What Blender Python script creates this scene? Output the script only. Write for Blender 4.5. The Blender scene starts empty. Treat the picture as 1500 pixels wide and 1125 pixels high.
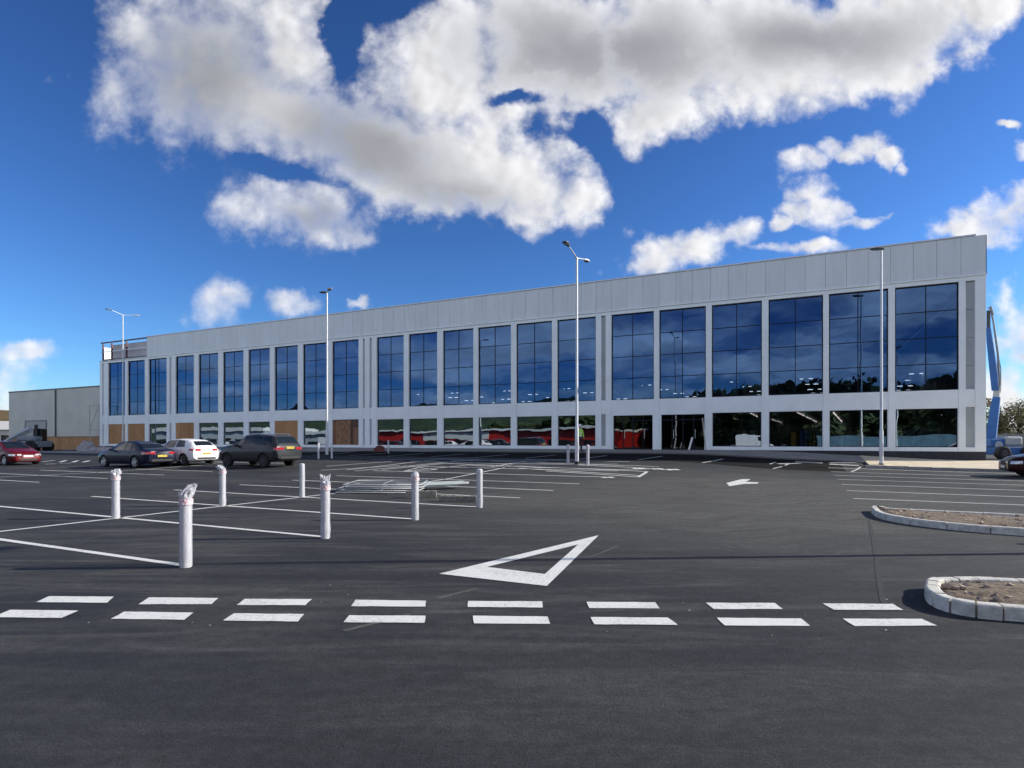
import bpy, bmesh, math, random
from mathutils import Vector, Matrix
from mathutils import noise as mnoise
R = math.radians
random.seed(7)
sc = bpy.context.scene
col = sc.collection
F, HX, HY, CAMH = 863.0, 750.0, 645.5, 1.6
UX, UY = .8994, -.4371          # along the facade, to the right
VX, VY = .4371, .8994           # into the building

# ------------------------------------------------------------------ basics
def link(o, parent=None):
    col.objects.link(o)
    if parent: o.parent = parent
    return o
def tag(o, label=None, cat=None, group=None, kind=None):
    if label: o['label'] = label
    if cat: o['category'] = cat
    if group: o['group'] = group
    if kind: o['kind'] = kind
    return o
def empty(name, loc=(0,0,0), rz=0.0, parent=None):
    o = bpy.data.objects.new(name, None); o.location = loc; o.rotation_euler = (0,0,rz); o.empty_display_size = .3
    return link(o, parent)
def kids(o): return [c for c in bpy.data.objects if c.parent == o]
def copy_tree(o, parent=None):
    c = o.copy(); col.objects.link(c); c.parent = parent
    for ch in kids(o): copy_tree(ch, c)
    return c

class MB:
    def __init__(s): s.v = []; s.f = []; s.m = []; s.sm = []
    def quad(s, a, b, c, d, mi=0, smooth=False):
        n = len(s.v); s.v += [tuple(a), tuple(b), tuple(c), tuple(d)]; s.f.append((n,n+1,n+2,n+3)); s.m.append(mi); s.sm.append(smooth)
    def poly(s, pts, mi=0):
        n = len(s.v); s.v += [tuple(p) for p in pts]; s.f.append(tuple(range(n, n+len(pts)))); s.m.append(mi); s.sm.append(False)
    def box(s, x0, x1, y0, y1, z0, z1, mi=0, M=None):
        n = len(s.v)
        p = [(x0,y0,z0),(x1,y0,z0),(x1,y1,z0),(x0,y1,z0),(x0,y0,z1),(x1,y0,z1),(x1,y1,z1),(x0,y1,z1)]
        if M is not None: p = [tuple(M @ Vector(q)) for q in p]
        s.v += p
        for f in ((0,3,2,1),(4,5,6,7),(0,1,5,4),(1,2,6,5),(2,3,7,6),(3,0,4,7)):
            s.f.append(tuple(n+i for i in f)); s.m.append(mi); s.sm.append(False)
    def grid(s, rows, mi=0, closed=False, smooth=True):
        n = len(s.v); nr, nc = len(rows), len(rows[0])
        for r in rows: s.v += [tuple(p) for p in r]
        for i in range(nr-1):
            for j in range(nc if closed else nc-1):
                j2 = (j+1) % nc
                s.f.append((n+i*nc+j, n+i*nc+j2, n+(i+1)*nc+j2, n+(i+1)*nc+j)); s.m.append(mi); s.sm.append(smooth)
    def tube(s, pts, rad, seg=12, mi=0, caps=True, smooth=True):
        pts = [Vector(p) for p in pts]
        if not hasattr(rad, '__len__'): rad = [rad]*len(pts)
        rows = []; up = None
        for i, p in enumerate(pts):
            d = (pts[min(i+1,len(pts)-1)] - pts[max(i-1,0)]).normalized()
            if up is None:
                up = Vector((0,0,1)) if abs(d.z) < .9 else Vector((1,0,0))
            a = d.cross(up).normalized(); b = a.cross(d).normalized(); up = b
            rows.append([p + (a*math.cos(2*math.pi*k/seg) + b*math.sin(2*math.pi*k/seg))*rad[i] for k in range(seg)])
        s.grid(rows, mi, True, smooth)
        if caps:
            s.poly(list(reversed(rows[0])), mi); s.poly(rows[-1], mi)
    def build(s, name, mats, parent=None, merge=False, bevel=0, sharp=None):
        me = bpy.data.meshes.new(name); me.from_pydata(s.v, [], s.f)
        mats = mats if isinstance(mats, (list,tuple)) else [mats]
        for m in mats: me.materials.append(m)
        for p, mi, sm in zip(me.polygons, s.m, s.sm): p.material_index = mi; p.use_smooth = sm
        bm = bmesh.new(); bm.from_mesh(me)
        if merge: bmesh.ops.remove_doubles(bm, verts=bm.verts, dist=.0006)
        bmesh.ops.recalc_face_normals(bm, faces=bm.faces) if merge else None
        bm.to_mesh(me); bm.free()
        if sharp: me.set_sharp_from_angle(angle=R(sharp))
        o = bpy.data.objects.new(name, me); link(o, parent)
        if bevel:
            b = o.modifiers.new('bevel', 'BEVEL'); b.width = bevel; b.segments = 2; b.limit_method = 'ANGLE'
        return o

# ------------------------------------------------------------------ materials
class N:
    def __init__(s, nt): s.nt = nt; s.L = nt.links
    def new(s, t, **kw):
        n = s.nt.nodes.new(t)
        for k, v in kw.items(): setattr(n, k, v)
        return n
    def put(s, inp, v):
        if isinstance(v, bpy.types.NodeSocket): s.L.new(v, inp)
        elif v is not None: inp.default_value = v
    def math(s, op, a, b=None, c=None, clamp=False):
        n = s.new('ShaderNodeMath', operation=op, use_clamp=clamp)
        s.put(n.inputs[0], a); s.put(n.inputs[1], b); s.put(n.inputs[2], c)
        return n.outputs[0]
    def vm(s, op, a, b=None, c=None, out=0):
        n = s.new('ShaderNodeVectorMath', operation=op)
        s.put(n.inputs[0], a); s.put(n.inputs[1], b)
        if c is not None: s.put(n.inputs[2], c)
        return n.outputs['Value'] if op in ('LENGTH','DOT_PRODUCT','DISTANCE') else n.outputs[0]
    def noise(s, vec, scale, detail=4, rough=.55, dist=0, col=False, lac=2.0):
        n = s.new('ShaderNodeTexNoise'); s.put(n.inputs['Vector'], vec); n.inputs['Scale'].default_value = scale
        n.inputs['Detail'].default_value = detail; n.inputs['Roughness'].default_value = rough; n.inputs['Distortion'].default_value = dist
        n.inputs['Lacunarity'].default_value = lac
        return n.outputs['Color' if col else 0]
    def ramp(s, x, a, b, c=0.0, d=1.0, smooth=True):
        n = s.new('ShaderNodeMapRange', interpolation_type='SMOOTHSTEP' if smooth else 'LINEAR')
        s.put(n.inputs[0], x); s.put(n.inputs[1], a); s.put(n.inputs[2], b); s.put(n.inputs[3], c); s.put(n.inputs[4], d)
        return n.outputs[0]
    def mix(s, f, a, b, mode='MIX'):
        n = s.new('ShaderNodeMix', data_type='RGBA', blend_type=mode)
        s.put(n.inputs[0], f); s.put(n.inputs[6], a if not isinstance(a, tuple) else (*a[:3],1)); s.put(n.inputs[7], b if not isinstance(b, tuple) else (*b[:3],1))
        return n.outputs[2]
def c4(c): return (c[0], c[1], c[2], 1)
MATS = {}
def mat(name, color=(.5,.5,.5), rough=.6, metal=0, var=.0, vscale=3, bump=0, bscale=30, coat=0, emit=None, spec=.5, alpha=1, dirt=0):
    if name in MATS: return MATS[name]
    m = bpy.data.materials.new(name); m.use_nodes = True; n = N(m.node_tree); b = m.node_tree.nodes['Principled BSDF']
    b.inputs['Roughness'].default_value = rough; b.inputs['Metallic'].default_value = metal
    b.inputs['Coat Weight'].default_value = coat; b.inputs['Specular IOR Level'].default_value = spec
    if coat: b.inputs['Coat Roughness'].default_value = .04
    b.inputs['Base Color'].default_value = c4(color); b.inputs['Alpha'].default_value = alpha
    tc = n.new('ShaderNodeTexCoord').outputs['Object']
    colr = c4(color)
    if var:
        f = n.ramp(n.noise(tc, vscale, 5), .3, .7, 1-var, 1+var)
        colr = n.mix(1.0, colr, n.vm('SCALE', (1,1,1)) if False else n_gray(n, f), 'MULTIPLY')
    if dirt:
        f = n.math('MULTIPLY', n.ramp(n.noise(tc, 1.3, 6, .6), .5, .75), dirt)
        colr = n.mix(f, colr, (color[0]*.5, color[1]*.47, color[2]*.42))
    if var or dirt: n.L.new(colr, b.inputs['Base Color'])
    if bump:
        bp = n.new('ShaderNodeBump'); bp.inputs['Strength'].default_value = bump; bp.inputs['Distance'].default_value = .01
        n.L.new(n.noise(tc, bscale, 5), bp.inputs['Height']); n.L.new(bp.outputs[0], b.inputs['Normal'])
    if emit:
        b.inputs['Emission Color'].default_value = c4(emit[0]); b.inputs['Emission Strength'].default_value = emit[1]
    MATS[name] = m
    return m
def n_gray(n, f):
    c = n.new('ShaderNodeCombineXYZ')
    for i in range(3): n.L.new(f, c.inputs[i])
    return c.outputs[0]
def principled(name):
    m = bpy.data.materials.new(name); m.use_nodes = True
    return m, N(m.node_tree), m.node_tree.nodes['Principled BSDF']

# ------------------------------------------------------------------ ground height
PV = [(-400,0),(15,0),(17,.012),(20,.07),(24,.27),(27,.45),(33,.70),(38,.93),(40,1.0),(44,1.0),(900,1.0)]
PVR = [(-400,0),(15,0),(20,.05),(25.6,.14),(28,.17),(30.5,.21),(33,.30),(36,.60),(40,1.0),(900,1.0)]
def pv(v, T=PV):
    for (a, za), (b, zb) in zip(T, T[1:]):
        if v <= b: return za + (zb-za)*(v-a)/(b-a)
    return 1.0
def ss(x):
    x = max(0, min(1, x)); return x*x*(3-2*x)
def zmax(u): return .42 + .50*ss((9.2-u)/13) - .42*ss((-62-u)/16)
def guv(u, v):
    w = ss((u+7)/7.5)
    return zmax(u)*(pv(v)*(1-w)+pv(v, PVR)*w)
def to_uv(X, Y): return UX*X+UY*Y, VX*X+VY*Y
def to_xy(u, v): return UX*u+VX*v, UY*u+VY*v
def g(X, Y): return guv(*to_uv(X, Y))
def gp(px, py, dz=0.0):
    """the ground point seen at photo pixel px, py"""
    dx, dz_ = (px-HX)/F, (HY-py)/F
    t = 2.0; prev = t
    while t < 400:
        if CAMH + dz_*t < g(dx*t, t) + dz: break
        prev = t; t += .25
    lo, hi = prev, t
    for _ in range(30):
        m = (lo+hi)/2
        if CAMH + dz_*m < g(dx*m, m)+dz: hi = m
        else: lo = m
    return Vector((dx*hi, hi, g(dx*hi, hi)+dz))
def top_z(px_y, Y): return CAMH + (HY-px_y)/F*Y

# ------------------------------------------------------------------ world: sky and clouds
SUN_EL, SUN_AZ = R(25.5), R(86.5)      # azimuth clockwise from +Y
world = bpy.data.worlds.new("World"); sc.world = world; world.use_nodes = True
n = N(world.node_tree); bg = world.node_tree.nodes['Background']
sky = n.new('ShaderNodeTexSky', sky_type='NISHITA'); sky.sun_disc = False
sky.sun_elevation = SUN_EL; sky.sun_rotation = SUN_AZ; sky.air_density = 1.0; sky.dust_density = .3; sky.ozone_density = 3.0
STR = .12
D = n.new('ShaderNodeTexCoord').outputs['Generated']
sep = n.new('ShaderNodeSeparateXYZ'); n.L.new(D, sep.inputs[0])
dx, dy, dz = sep.outputs
dyc = n.math('MAXIMUM', dy, .05)
comb = n.new('ShaderNodeCombineXYZ'); n.L.new(n.math('DIVIDE', dx, dyc), comb.inputs[0]); n.L.new(n.math('DIVIDE', dz, dyc), comb.inputs[1])
P0 = comb.outputs[0]
# warp
w1 = n.vm('SUBTRACT', n.noise(P0, 3.2, 3, .5, col=True), (.5,.5,.5))
w2 = n.vm('SUBTRACT', n.noise(P0, 12, 4, .62, col=True), (.5,.5,.5))
P = n.vm('MULTIPLY_ADD', w1, (.14,.11,0), P0)
P = n.vm('MULTIPLY_ADD', w2, (.055,.05,0), P)
PC = [P]
def chain(f):
    'ties the next blobs to the result so far, so that few values are held at a time'
    PC[0] = n.vm('ADD', P, n_gray(n, n.math('MULTIPLY', f, 1e-7)))
def blob(cx, cy, rx, ry, rot=0, k=1.0):
    m = n.new('ShaderNodeMapping', vector_type='TEXTURE'); n.L.new(PC[0], m.inputs[0])
    m.inputs[1].default_value = ((cx-HX)/F, (HY-cy)/F, 0); m.inputs[2].default_value = (0,0,R(-rot)); m.inputs[3].default_value = (rx/F, ry/F, 1)
    l = n.vm('LENGTH', m.outputs[0])
    return n.math('MULTIPLY_ADD', l, -k, k)
BL = [ # big cumulus
 (315,100,185,140,8),(400,168,170,86,18),(550,215,165,88,20),(680,245,165,95,16),(775,265,100,76,8),(842,290,46,52,0),(640,110,125,110,0),(430,50,90,120,0),
 (800,70,180,120,0),(960,60,180,130,0),(1130,60,200,118,0),(1310,30,170,105,-10),(940,160,95,48,0),(1420,0,90,70,0),(715,190,70,70,0),
 (430,316,104,50,12),(374,308,50,42,0),(500,342,60,34,18),(524,354,34,20,10),
 (335,452,52,40,0),(356,432,34,24,0),(318,466,34,20,0),(430,436,40,19,12),(455,444,24,12,10),
 (1190,226,42,24,-12),(1228,206,30,24,0),(1256,222,34,15,0),(1285,212,36,20,6),(1318,232,22,14,20),(1340,250,14,9,30),(1180,280,44,28,-25),(1205,305,52,28,8),(1170,312,36,20,0),(1262,318,46,12,-10),(1298,306,22,8,-20),(1140,332,28,12,-30),
 (975,380,58,36,-12),(1020,366,52,30,0),(1070,358,40,22,-6),(945,392,36,22,0),(1160,369,52,11,-6),(1120,374,30,9,0),
 (1470,315,80,38,-22),(1420,338,60,20,-14),(1500,300,50,45,0),(1505,478,60,52,0),(1470,492,30,26,0),(1478,560,60,44,0),(1500,615,80,42,0),(1462,190,16,8,0),(1492,226,22,15,0),
 (20,545,58,40,0),(45,560,30,24,0),(32,498,54,14,3),(0,592,52,30,0),(-60,560,90,60,0),(1620,330,120,70,0),(1600,520,110,80,0),(540,451,14,6,0),(-250,350,160,80,0),(1750,120,200,90,0)]
fld = None
for bi_, b_ in enumerate(BL):
    if bi_ and bi_ % 6 == 0: chain(fld)
    r_ = math.sqrt(b_[2]*b_[3]); k = max(.45, min(1.0, r_/100)); big_ = r_ > 60
    f = blob(*b_, k=k)
    fld = f if fld is None else n.math('SMOOTH_MAX', fld, f, .2 if big_ else .06)
chain(fld)
for hx, hy, rx, ry, rot, st in ((505,35,30,95,10,1.5),(560,20,60,30,0,.7),(765,146,48,15,4,.9),(858,184,44,34,-20,1.0),(400,262,90,16,20,.5)):
    h = n.math('SMOOTH_MAX', blob(hx, hy, rx, ry, rot, .8), 0, .3)
    fld = n.math('MULTIPLY_ADD', h, -st, fld)
PW = n.vm('MULTIPLY_ADD', w2, (.022,.022,0), P0)
def vor(vec):
    v = n.new('ShaderNodeTexVoronoi', voronoi_dimensions='2D', feature='SMOOTH_F1'); n.L.new(vec, v.inputs['Vector'])
    v.inputs['Scale'].default_value = 11; v.inputs['Detail'].default_value = 2.5; v.inputs['Roughness'].default_value = .55; v.inputs['Smoothness'].default_value = .5; v.normalize = True
    return v.outputs['Distance']
vo = vor(PW)
nfi = n.noise(PW, 8.5, 8, .62)
nf = n.math('ADD', n.math('MULTIPLY', nfi, 1.4), n.math('MULTIPLY', vo, -.75))
dens = n.math('ADD', fld, n.math('ADD', nf, -.43))
px_ = n.new('ShaderNodeSeparateXYZ'); n.L.new(P0, px_.inputs[0])
softness = n.ramp(px_.outputs[0], -.60, .10, 1.05, .6)
alphaF = n.ramp(dens, -.06, n.math('MULTIPLY', softness, n.ramp(fld, .1, .5, .62, 1.0)))
g1 = None; chain(dens)
for b_ in ((520,215,200,80,24),(300,110,140,110,10),(900,75,250,85,0),(1180,50,200,60,0),(470,335,80,20,12),(650,290,150,48,12),(1500,335,80,26,-20),(1520,500,40,14,0)):
    f = blob(*b_, k=1.1); g1 = f if g1 is None else n.math('SMOOTH_MAX', g1, f, .35)
core = n.ramp(n.math('MULTIPLY_ADD', n.noise(P0, 2.4, 2, .45), .9, n.math('ADD', g1, -.45)), -.45, .95)
core = n.math('MULTIPLY', core, n.ramp(dens, .05, .75))
vs_ = vor(n.vm('ADD', PW, (.016,.004,0)))
lit = n.math('MULTIPLY', n.math('SUBTRACT', vs_, vo), .8)
lit2 = n.math('MULTIPLY', lit, n.ramp(core, 0, .5, 1.0, .12))
fine = n.math('MULTIPLY_ADD', nfi, .20, -.10)
fine = n.math('MULTIPLY', fine, n.ramp(core, 0, .6, 1.0, .3))
thin = n.ramp(dens, .1, 1.1, .0, -.10)
br = n.math('ADD', n.math('MULTIPLY_ADD', core, -.40, .86), n.math('ADD', n.math('ADD', lit2, fine), thin))
br = n.math('MAXIMUM', n.math('MINIMUM', br, .98), .36)
cloudF = n.mix(core, (.79,.79,.81), (.74,.765,.83))
cloudF = n.mix(1.0, cloudF, n_gray(n, br), 'MULTIPLY')
# the rest of the sky: scattered cumulus, brightened low down as added fill for the facade
dzc = n.math('MAXIMUM', dz, .04)
cb = n.new('ShaderNodeCombineXYZ'); n.L.new(n.math('DIVIDE', dx, n.math('ADD', dzc, .12)), cb.inputs[0]); n.L.new(n.math('DIVIDE', dy, n.math('ADD', dzc, .12)), cb.inputs[1])
ng = n.noise(cb.outputs[0], 1.15, 5, .55, .3)
ng2 = n.noise(cb.outputs[0], 2.4, 2, .5)
alphaG = n.math('MULTIPLY', n.ramp(ng, .36, .66), n.ramp(dz, .45, .85, 1.0, .15))
brG = n.math('MULTIPLY', n.ramp(ng2, .3, .7, .8, 1.3), n.ramp(dz, .15, .5, 1.3, .8))
cloudFill = n.mix(1.0, (1,1,1.03), n_gray(n, brG), 'MULTIPLY')
front = n.ramp(dy, .12, .3)
alpha = n.math('ADD', n.math('MULTIPLY', alphaF, front), n.math('MULTIPLY', alphaG, n.math('SUBTRACT', 1.0, front)))
alpha = n.math('MULTIPLY', alpha, n.ramp(dz, -.02, .02))
ccol = n.mix(front, cloudFill, cloudF)
skyc = n.vm('SCALE', sky.outputs[0]); n.nt.nodes[-1].inputs['Scale'].default_value = STR
gm = n.new('ShaderNodeGamma'); n.L.new(skyc, gm.inputs[0]); gm.inputs[1].default_value = 1.4
skyc = n.mix(1.0, gm.outputs[0], (.60,.86,1.16), 'MULTIPLY')
n.L.new(n.mix(alpha, skyc, ccol), bg.inputs[0]); bg.inputs[1].default_value = 1.0
# scale: the sky is already at STR, clouds in the same units
sun = bpy.data.lights.new('sun', 'SUN'); sun.energy = 5.0; sun.angle = R(.53); sun.color = (1,.94,.84)
so = bpy.data.objects.new('sun', sun); link(so)
sd = Vector((math.sin(SUN_AZ)*math.cos(SUN_EL), math.cos(SUN_AZ)*math.cos(SUN_EL), math.sin(SUN_EL)))
so.rotation_euler = sd.to_track_quat('Z','Y').to_euler()
cam = bpy.data.cameras.new('camera'); co = bpy.data.objects.new('camera', cam); link(co)
co.location = (0,0,CAMH); co.rotation_euler = (R(90),0,0); cam.sensor_width = 36; cam.lens = 36*F/1500
cam.shift_y = (HY-562.5)/1500; cam.shift_x = 0; cam.clip_end = 3000; cam.clip_start = .1; sc.camera = co
sc.view_settings.view_transform = 'Standard'; sc.view_settings.look = 'None'; sc.view_settings.gamma = 1; sc.view_settings.exposure = .4
sc.cycles.use_denoising = True; sc.cycles.max_bounces = 8; sc.cycles.transparent_max_bounces = 12; sc.cycles.caustics_reflective = False
sc.cycles.sample_clamp_indirect = 6

# ------------------------------------------------------------------ ground
def frange(a, b, s):
    k = max(1, round((b-a)/s)); return [a+(b-a)*i/k for i in range(k)]
us = frange(-620,-110,30)+frange(-110,-80,5)+frange(-80,-60,1)+frange(-60,-6,3)+frange(-6,12,.5)+frange(12,60,4)+frange(60,620,40)+[620]
vs = frange(-620,-40,40)+frange(-40,15,5)+frange(15,17,1)+frange(17,20,1)+frange(20,24,1)+frange(24,27,1)+frange(27,33,1)+frange(33,38,1)+frange(38,40,1)+frange(40,80,5)+frange(80,900,60)+[900]
vs = sorted(set([round(x,4) for x in vs]+[25.6,28,30.5,36]))
m, n, b = principled('asphalt')
pos = n.new('ShaderNodeNewGeometry').outputs['Position']
agg = n.noise(pos, 140, 3, .7); mid = n.noise(pos, 9, 6, .65); big = n.noise(n.vm('MULTIPLY', pos, (.10,.22,0)), 1.6, 5, .6, .6)
tyre = n.noise(n.vm('MULTIPLY', pos, (.22,1.6,0)), 1.3, 6, .6, 1.2)
br = n.math('MULTIPLY', n.ramp(agg, .25, .75, .5, 1.5), n.ramp(mid, .3, .72, .80, 1.2))
br = n.math('MULTIPLY', br, n.ramp(n.noise(pos, 42, 6, .85), .30, .70, .66, 1.34))
spv = n.new('ShaderNodeSeparateXYZ'); n.L.new(pos, spv.inputs[0])
# the worn, dusty part of the aisle against the fresher left-hand bays
dvx = n.vm('LENGTH', n.vm('MULTIPLY', n.vm('SUBTRACT', pos, (6.0, 17.0, 0)), (1/9., 1/9.5, 0)))
worn = n.math('MULTIPLY', n.ramp(n.math('ADD', dvx, n.math('MULTIPLY_ADD', big, 1.2, -.6)), 1.35, .35), 1.0)
worn2 = n.ramp(n.math('ADD', big, n.math('MULTIPLY', tyre, .5)), .62, .95)
dusty = n.math('MAXIMUM', worn, n.math('MULTIPLY', worn2, .55))
base = n.mix(dusty, (.0185,.0205,.0250), (.072,.071,.064))
base = n.mix(n.math('MULTIPLY', n.ramp(tyre, .48, .72), .5), base, (.080,.080,.076))
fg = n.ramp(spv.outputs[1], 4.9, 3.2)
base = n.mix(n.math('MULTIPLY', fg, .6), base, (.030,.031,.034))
streak = n.noise(n.vm('MULTIPLY', n.vm('MULTIPLY_ADD', n.vm('SUBTRACT', n.noise(pos, .35, 2, col=True), (.5,.5,.5)), (3,3,0), pos), (.35,2.6,0)), 1.6, 6, .7, .5)
br = n.math('MULTIPLY', br, n.ramp(streak, .3, .7, n.ramp(dusty, 0, 1, .88, .68), n.ramp(dusty, 0, 1, 1.12, 1.32)))
stone = n.math('GREATER_THAN', n.noise(pos, 210, 1, .5), .735)
base = n.mix(n.math('MULTIPLY', stone, .5), base, (.30,.29,.27))
n.L.new(n.mix(1.0, base, n_gray(n, br), 'MULTIPLY'), b.inputs['Base Color'])
b.inputs['Roughness'].default_value = .86; b.inputs['Specular IOR Level'].default_value = .3
bp = n.new('ShaderNodeBump'); bp.inputs['Strength'].default_value = .8; bp.inputs['Distance'].default_value = .008
n.L.new(n.math('ADD', agg, n.math('MULTIPLY', n.noise(pos, 45, 2), .6)), bp.inputs['Height']); n.L.new(bp.outputs[0], b.inputs['Normal'])
ASPH = m
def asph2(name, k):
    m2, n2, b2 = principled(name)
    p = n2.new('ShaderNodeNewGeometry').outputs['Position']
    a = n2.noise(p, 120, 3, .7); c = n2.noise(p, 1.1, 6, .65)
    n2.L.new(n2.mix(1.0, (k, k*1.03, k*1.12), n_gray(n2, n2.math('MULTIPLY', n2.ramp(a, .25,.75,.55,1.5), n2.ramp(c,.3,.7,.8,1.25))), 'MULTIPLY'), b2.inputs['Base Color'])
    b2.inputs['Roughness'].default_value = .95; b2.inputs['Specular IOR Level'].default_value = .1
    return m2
FRESH_SHADE = asph2('shade_tinted_fresh_asphalt', .007)  # fresh asphalt with the building's shade put into its colour
mb = MB(); rows = []
for v in vs:
    rows.append([(*to_xy(u, v), guv(u, v)) for u in us])
mb.grid(rows)
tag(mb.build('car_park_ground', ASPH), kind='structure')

# ------------------------------------------------------------------ painted markings
m, n, b = principled('road_paint')
pos = n.new('ShaderNodeNewGeometry').outputs['Position']
wear = n.math('ADD', n.math('MULTIPLY', n.noise(pos, 26, 6, .7), .75), n.math('MULTIPLY', n.noise(pos, 2.2, 3), .35))
f = n.ramp(wear, .54, .68)
colr = n.mix(n.math('MULTIPLY', f, .42), (.72,.72,.68), (.22,.22,.20))
colr = n.mix(1.0, colr, n_gray(n, n.ramp(n.noise(pos, 150, 3, .7), .25, .75, .86, 1.06)), 'MULTIPLY')
n.L.new(colr, b.inputs['Base Color']); b.inputs['Roughness'].default_value = .7
bp = n.new('ShaderNodeBump'); bp.inputs['Strength'].default_value = .4; bp.inputs['Distance'].default_value = .004
n.L.new(n.noise(pos, 120, 3, .7), bp.inputs['Height']); n.L.new(bp.outputs[0], b.inputs['Normal'])
PAINT = m
m, n, b = principled('worn_road_paint')
pos = n.new('ShaderNodeNewGeometry').outputs['Position']
f = n.ramp(n.noise(pos, 18, 6, .75), .45, .62)
n.L.new(n.mix(n.math('MULTIPLY', f, .75), (.55,.55,.52), (.07,.07,.07)), b.inputs['Base Color']); b.inputs['Roughness'].default_value = .8
WORN = m
LIFT = .006
def strip(mb, a, b_, w, lift=LIFT, rag=.004, slope=None):
    """a painted line from a to b on the ground, following it"""
    a = Vector((a[0],a[1])); b_ = Vector((b_[0],b_[1])); d = b_-a; L = d.length; d.normalize()
    k = max(1, int(L/.35)); nn = Vector((-d.y, d.x))
    l1, l2 = [], []
    for i in range(k+1):
        p = a + d*(L*i/k)
        wa = w/2 + random.uniform(-rag, rag); wb = w/2 + random.uniform(-rag, rag)
        q = p+nn*wa; l1.append((q.x, q.y, g(q.x,q.y)+lift))
        q = p-nn*wb; l2.append((q.x, q.y, g(q.x,q.y)+lift))
    mb.grid([l2, l1], 0, False, False)
def gquad(mb, px, lift=LIFT, rag=.005):
    P_ = [gp(*p) for p in px]
    # densified edges with slight raggedness
    out = []
    for i in range(len(P_)):
        a, c = P_[i], P_[(i+1)%len(P_)]
        k = max(1, int((c-a).length/.10))
        for j in range(k):
            q = a.lerp(c, j/k)
            r = rag if j else 0
            out.append(Vector((q.x+random.uniform(-r,r), q.y+random.uniform(-r,r), 0)))
    for q in out: q.z = g(q.x,q.y)+lift
    if sum(out[i].x*out[(i+1)%len(out)].y-out[(i+1)%len(out)].x*out[i].y for i in range(len(out))) < 0: out.reverse()
    mb.poly(out)
# two broken rows across the junction mouth
DASH = [
 [(53,882.7),(71.7,874),(166.7,874.7),(156.7,883.7)],[(202.7,886),(218.3,875.7),(320,876.7),(310,885.7)],[(346.7,887),(358.3,878),(457.3,878.3),(447.3,887.3)],
 [(514.3,888.7),(520.7,879.3),(624.3,880.7),(623.3,889.3)],[(685,890),(685.7,881),(794.3,881.7),(795,890.7)],[(863.3,891.5),(859.3,882.3),(960,883),(966.5,892)],
 [(1045.7,893),(1034,883.7),(1135,884),(1146.7,893)],[(1221.7,894),(1205,884.7),(1308.3,885.3),(1323.3,894.3)],
 [(-12,905),(15,894),(115,895.3),(90,906)],[(162.3,907.3),(181.7,896.7),(283.3,898),(270,908.7)],[(326.7,909.7),(342.7,899.3),(445.7,900.3),(436.7,911.3)],
 [(503.3,912.3),(511.7,902),(623.3,902.7),(621.7,913.3)],[(694.3,914),(692.7,902.7),(802.3,904),(806,914.7)],[(870.7,915.3),(865,904.7),(978,905.5),(993,916.3)],
 [(1061.7,917),(1050,905.7),(1173.3,906.7),(1186.7,917.7)],[(1252.3,918),(1234.3,907),(1350,907.3),(1372.7,917.3)]]
mb = MB()
for q in DASH: gquad(mb, q)
tag(mb.build('junction_line_markings', PAINT), kind='structure')
mb = MB()
O_ = [(643,841),(801,859),(877,784.5)]; I_ = [(713,831),(798,841.5),(847,798)]
for i in range(3):
    j = (i+1)%3; gquad(mb, [O_[i],O_[j],I_[j],I_[i]], rag=0)
tag(mb.build('give_way_triangle_marking', PAINT), kind='structure')
mb = MB()
gquad(mb, [(1064,707.7),(1087,702),(1099.5,702.2),(1092,706),(1111,706.8),(1110,708.6),(1089.5,709),(1068.5,712.4)])
tag(mb.build('arrow_marking', PAINT), kind='structure')
# parking bays
def uv(u, v): return to_xy(u, v)
mb = MB()
US, UR, UL = -12.62, -6.98, -18.2
V0, DV = 4.95, 2.483
strip(mb, uv(US, -6), uv(US, V0+DV*8.15), .112)                # spine
for k in range(-4, 11):
    v = V0+DV*k
    if k <= 8: strip(mb, uv(US, v), uv(UR, v), .112)
    elif k <= 10: strip(mb, uv(US-1, v), uv(UR-.4*(k-8), v), .112)
    if k >= -2 and k <= 8: strip(mb, uv(UL, v), uv(US, v), .112)
U2 = -31.4
strip(mb, uv(U2, 6), uv(U2, V0+DV*8), .112)
for k in range(1, 9):
    v = V0+DV*k
    strip(mb, uv(U2-5.2, v), uv(U2+5.2, v), .112)
# bays to the right of the aisle
for k in range(7):
    v = 18.45+2.48*k
    strip(mb, uv(1.35+.0*k, v), uv(12.6 if k>3 else 11.8, v), .105)
# faint bays in the strip before the shop front
for k in range(14):
    t = 6.5+k*3.3; u = 9.2-t
    strip(mb, uv(u-.5, 31.2), uv(u+.15, 34.4), .09)
tag(mb.build('bay_line_markings', PAINT), kind='structure')
# hatched crossings and accessible bay outlines behind the stack of panels
mb = MB()
def lp(a, b_, w=.1): strip(mb, gp(*a)[:2], gp(*b_)[:2], w)
for a, b_ in (((508,688.5),(640,673.5)),((520,690),(700,673.5)),((560,688),(655,678.5)),((598,689.5),(690,681)),((470,689),(585,682)),((478,683),(575,676)),
              ((600,675),(752,680)),((640,672.5),(800,676.5)),((690,682),(905,688)),((655,679),(948,691)),((742,683),(905,679.5)),((760,686),(940,697)),
              ((840,681),(985,689)),((720,676),(965,684)),((590,691),(613,685)),((613,685),(640,688)),((640,688),(590,691)),((948,691),(935,699)),((905,688),(952,687)),
              ((660,675),(840,673)),((935,699),(800,690)),((545,674),(700,670.5)),((720,684),(770,676))):
    lp(a, b_, .13)
tag(mb.build('hatched_bay_markings', PAINT), kind='structure')
mb = MB()
for c in ((889,699.5),(935,686.5),(962,687),(985,688)):
    for s in range(3):
        lp((c[0]-7+s*5, c[1]-.8+(s%2)), (c[0]-1+s*5, c[1]+.6-(s%2)*.8), .22)
tag(mb.build('bay_symbol_markings', PAINT), kind='structure')
mb = MB()
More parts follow.
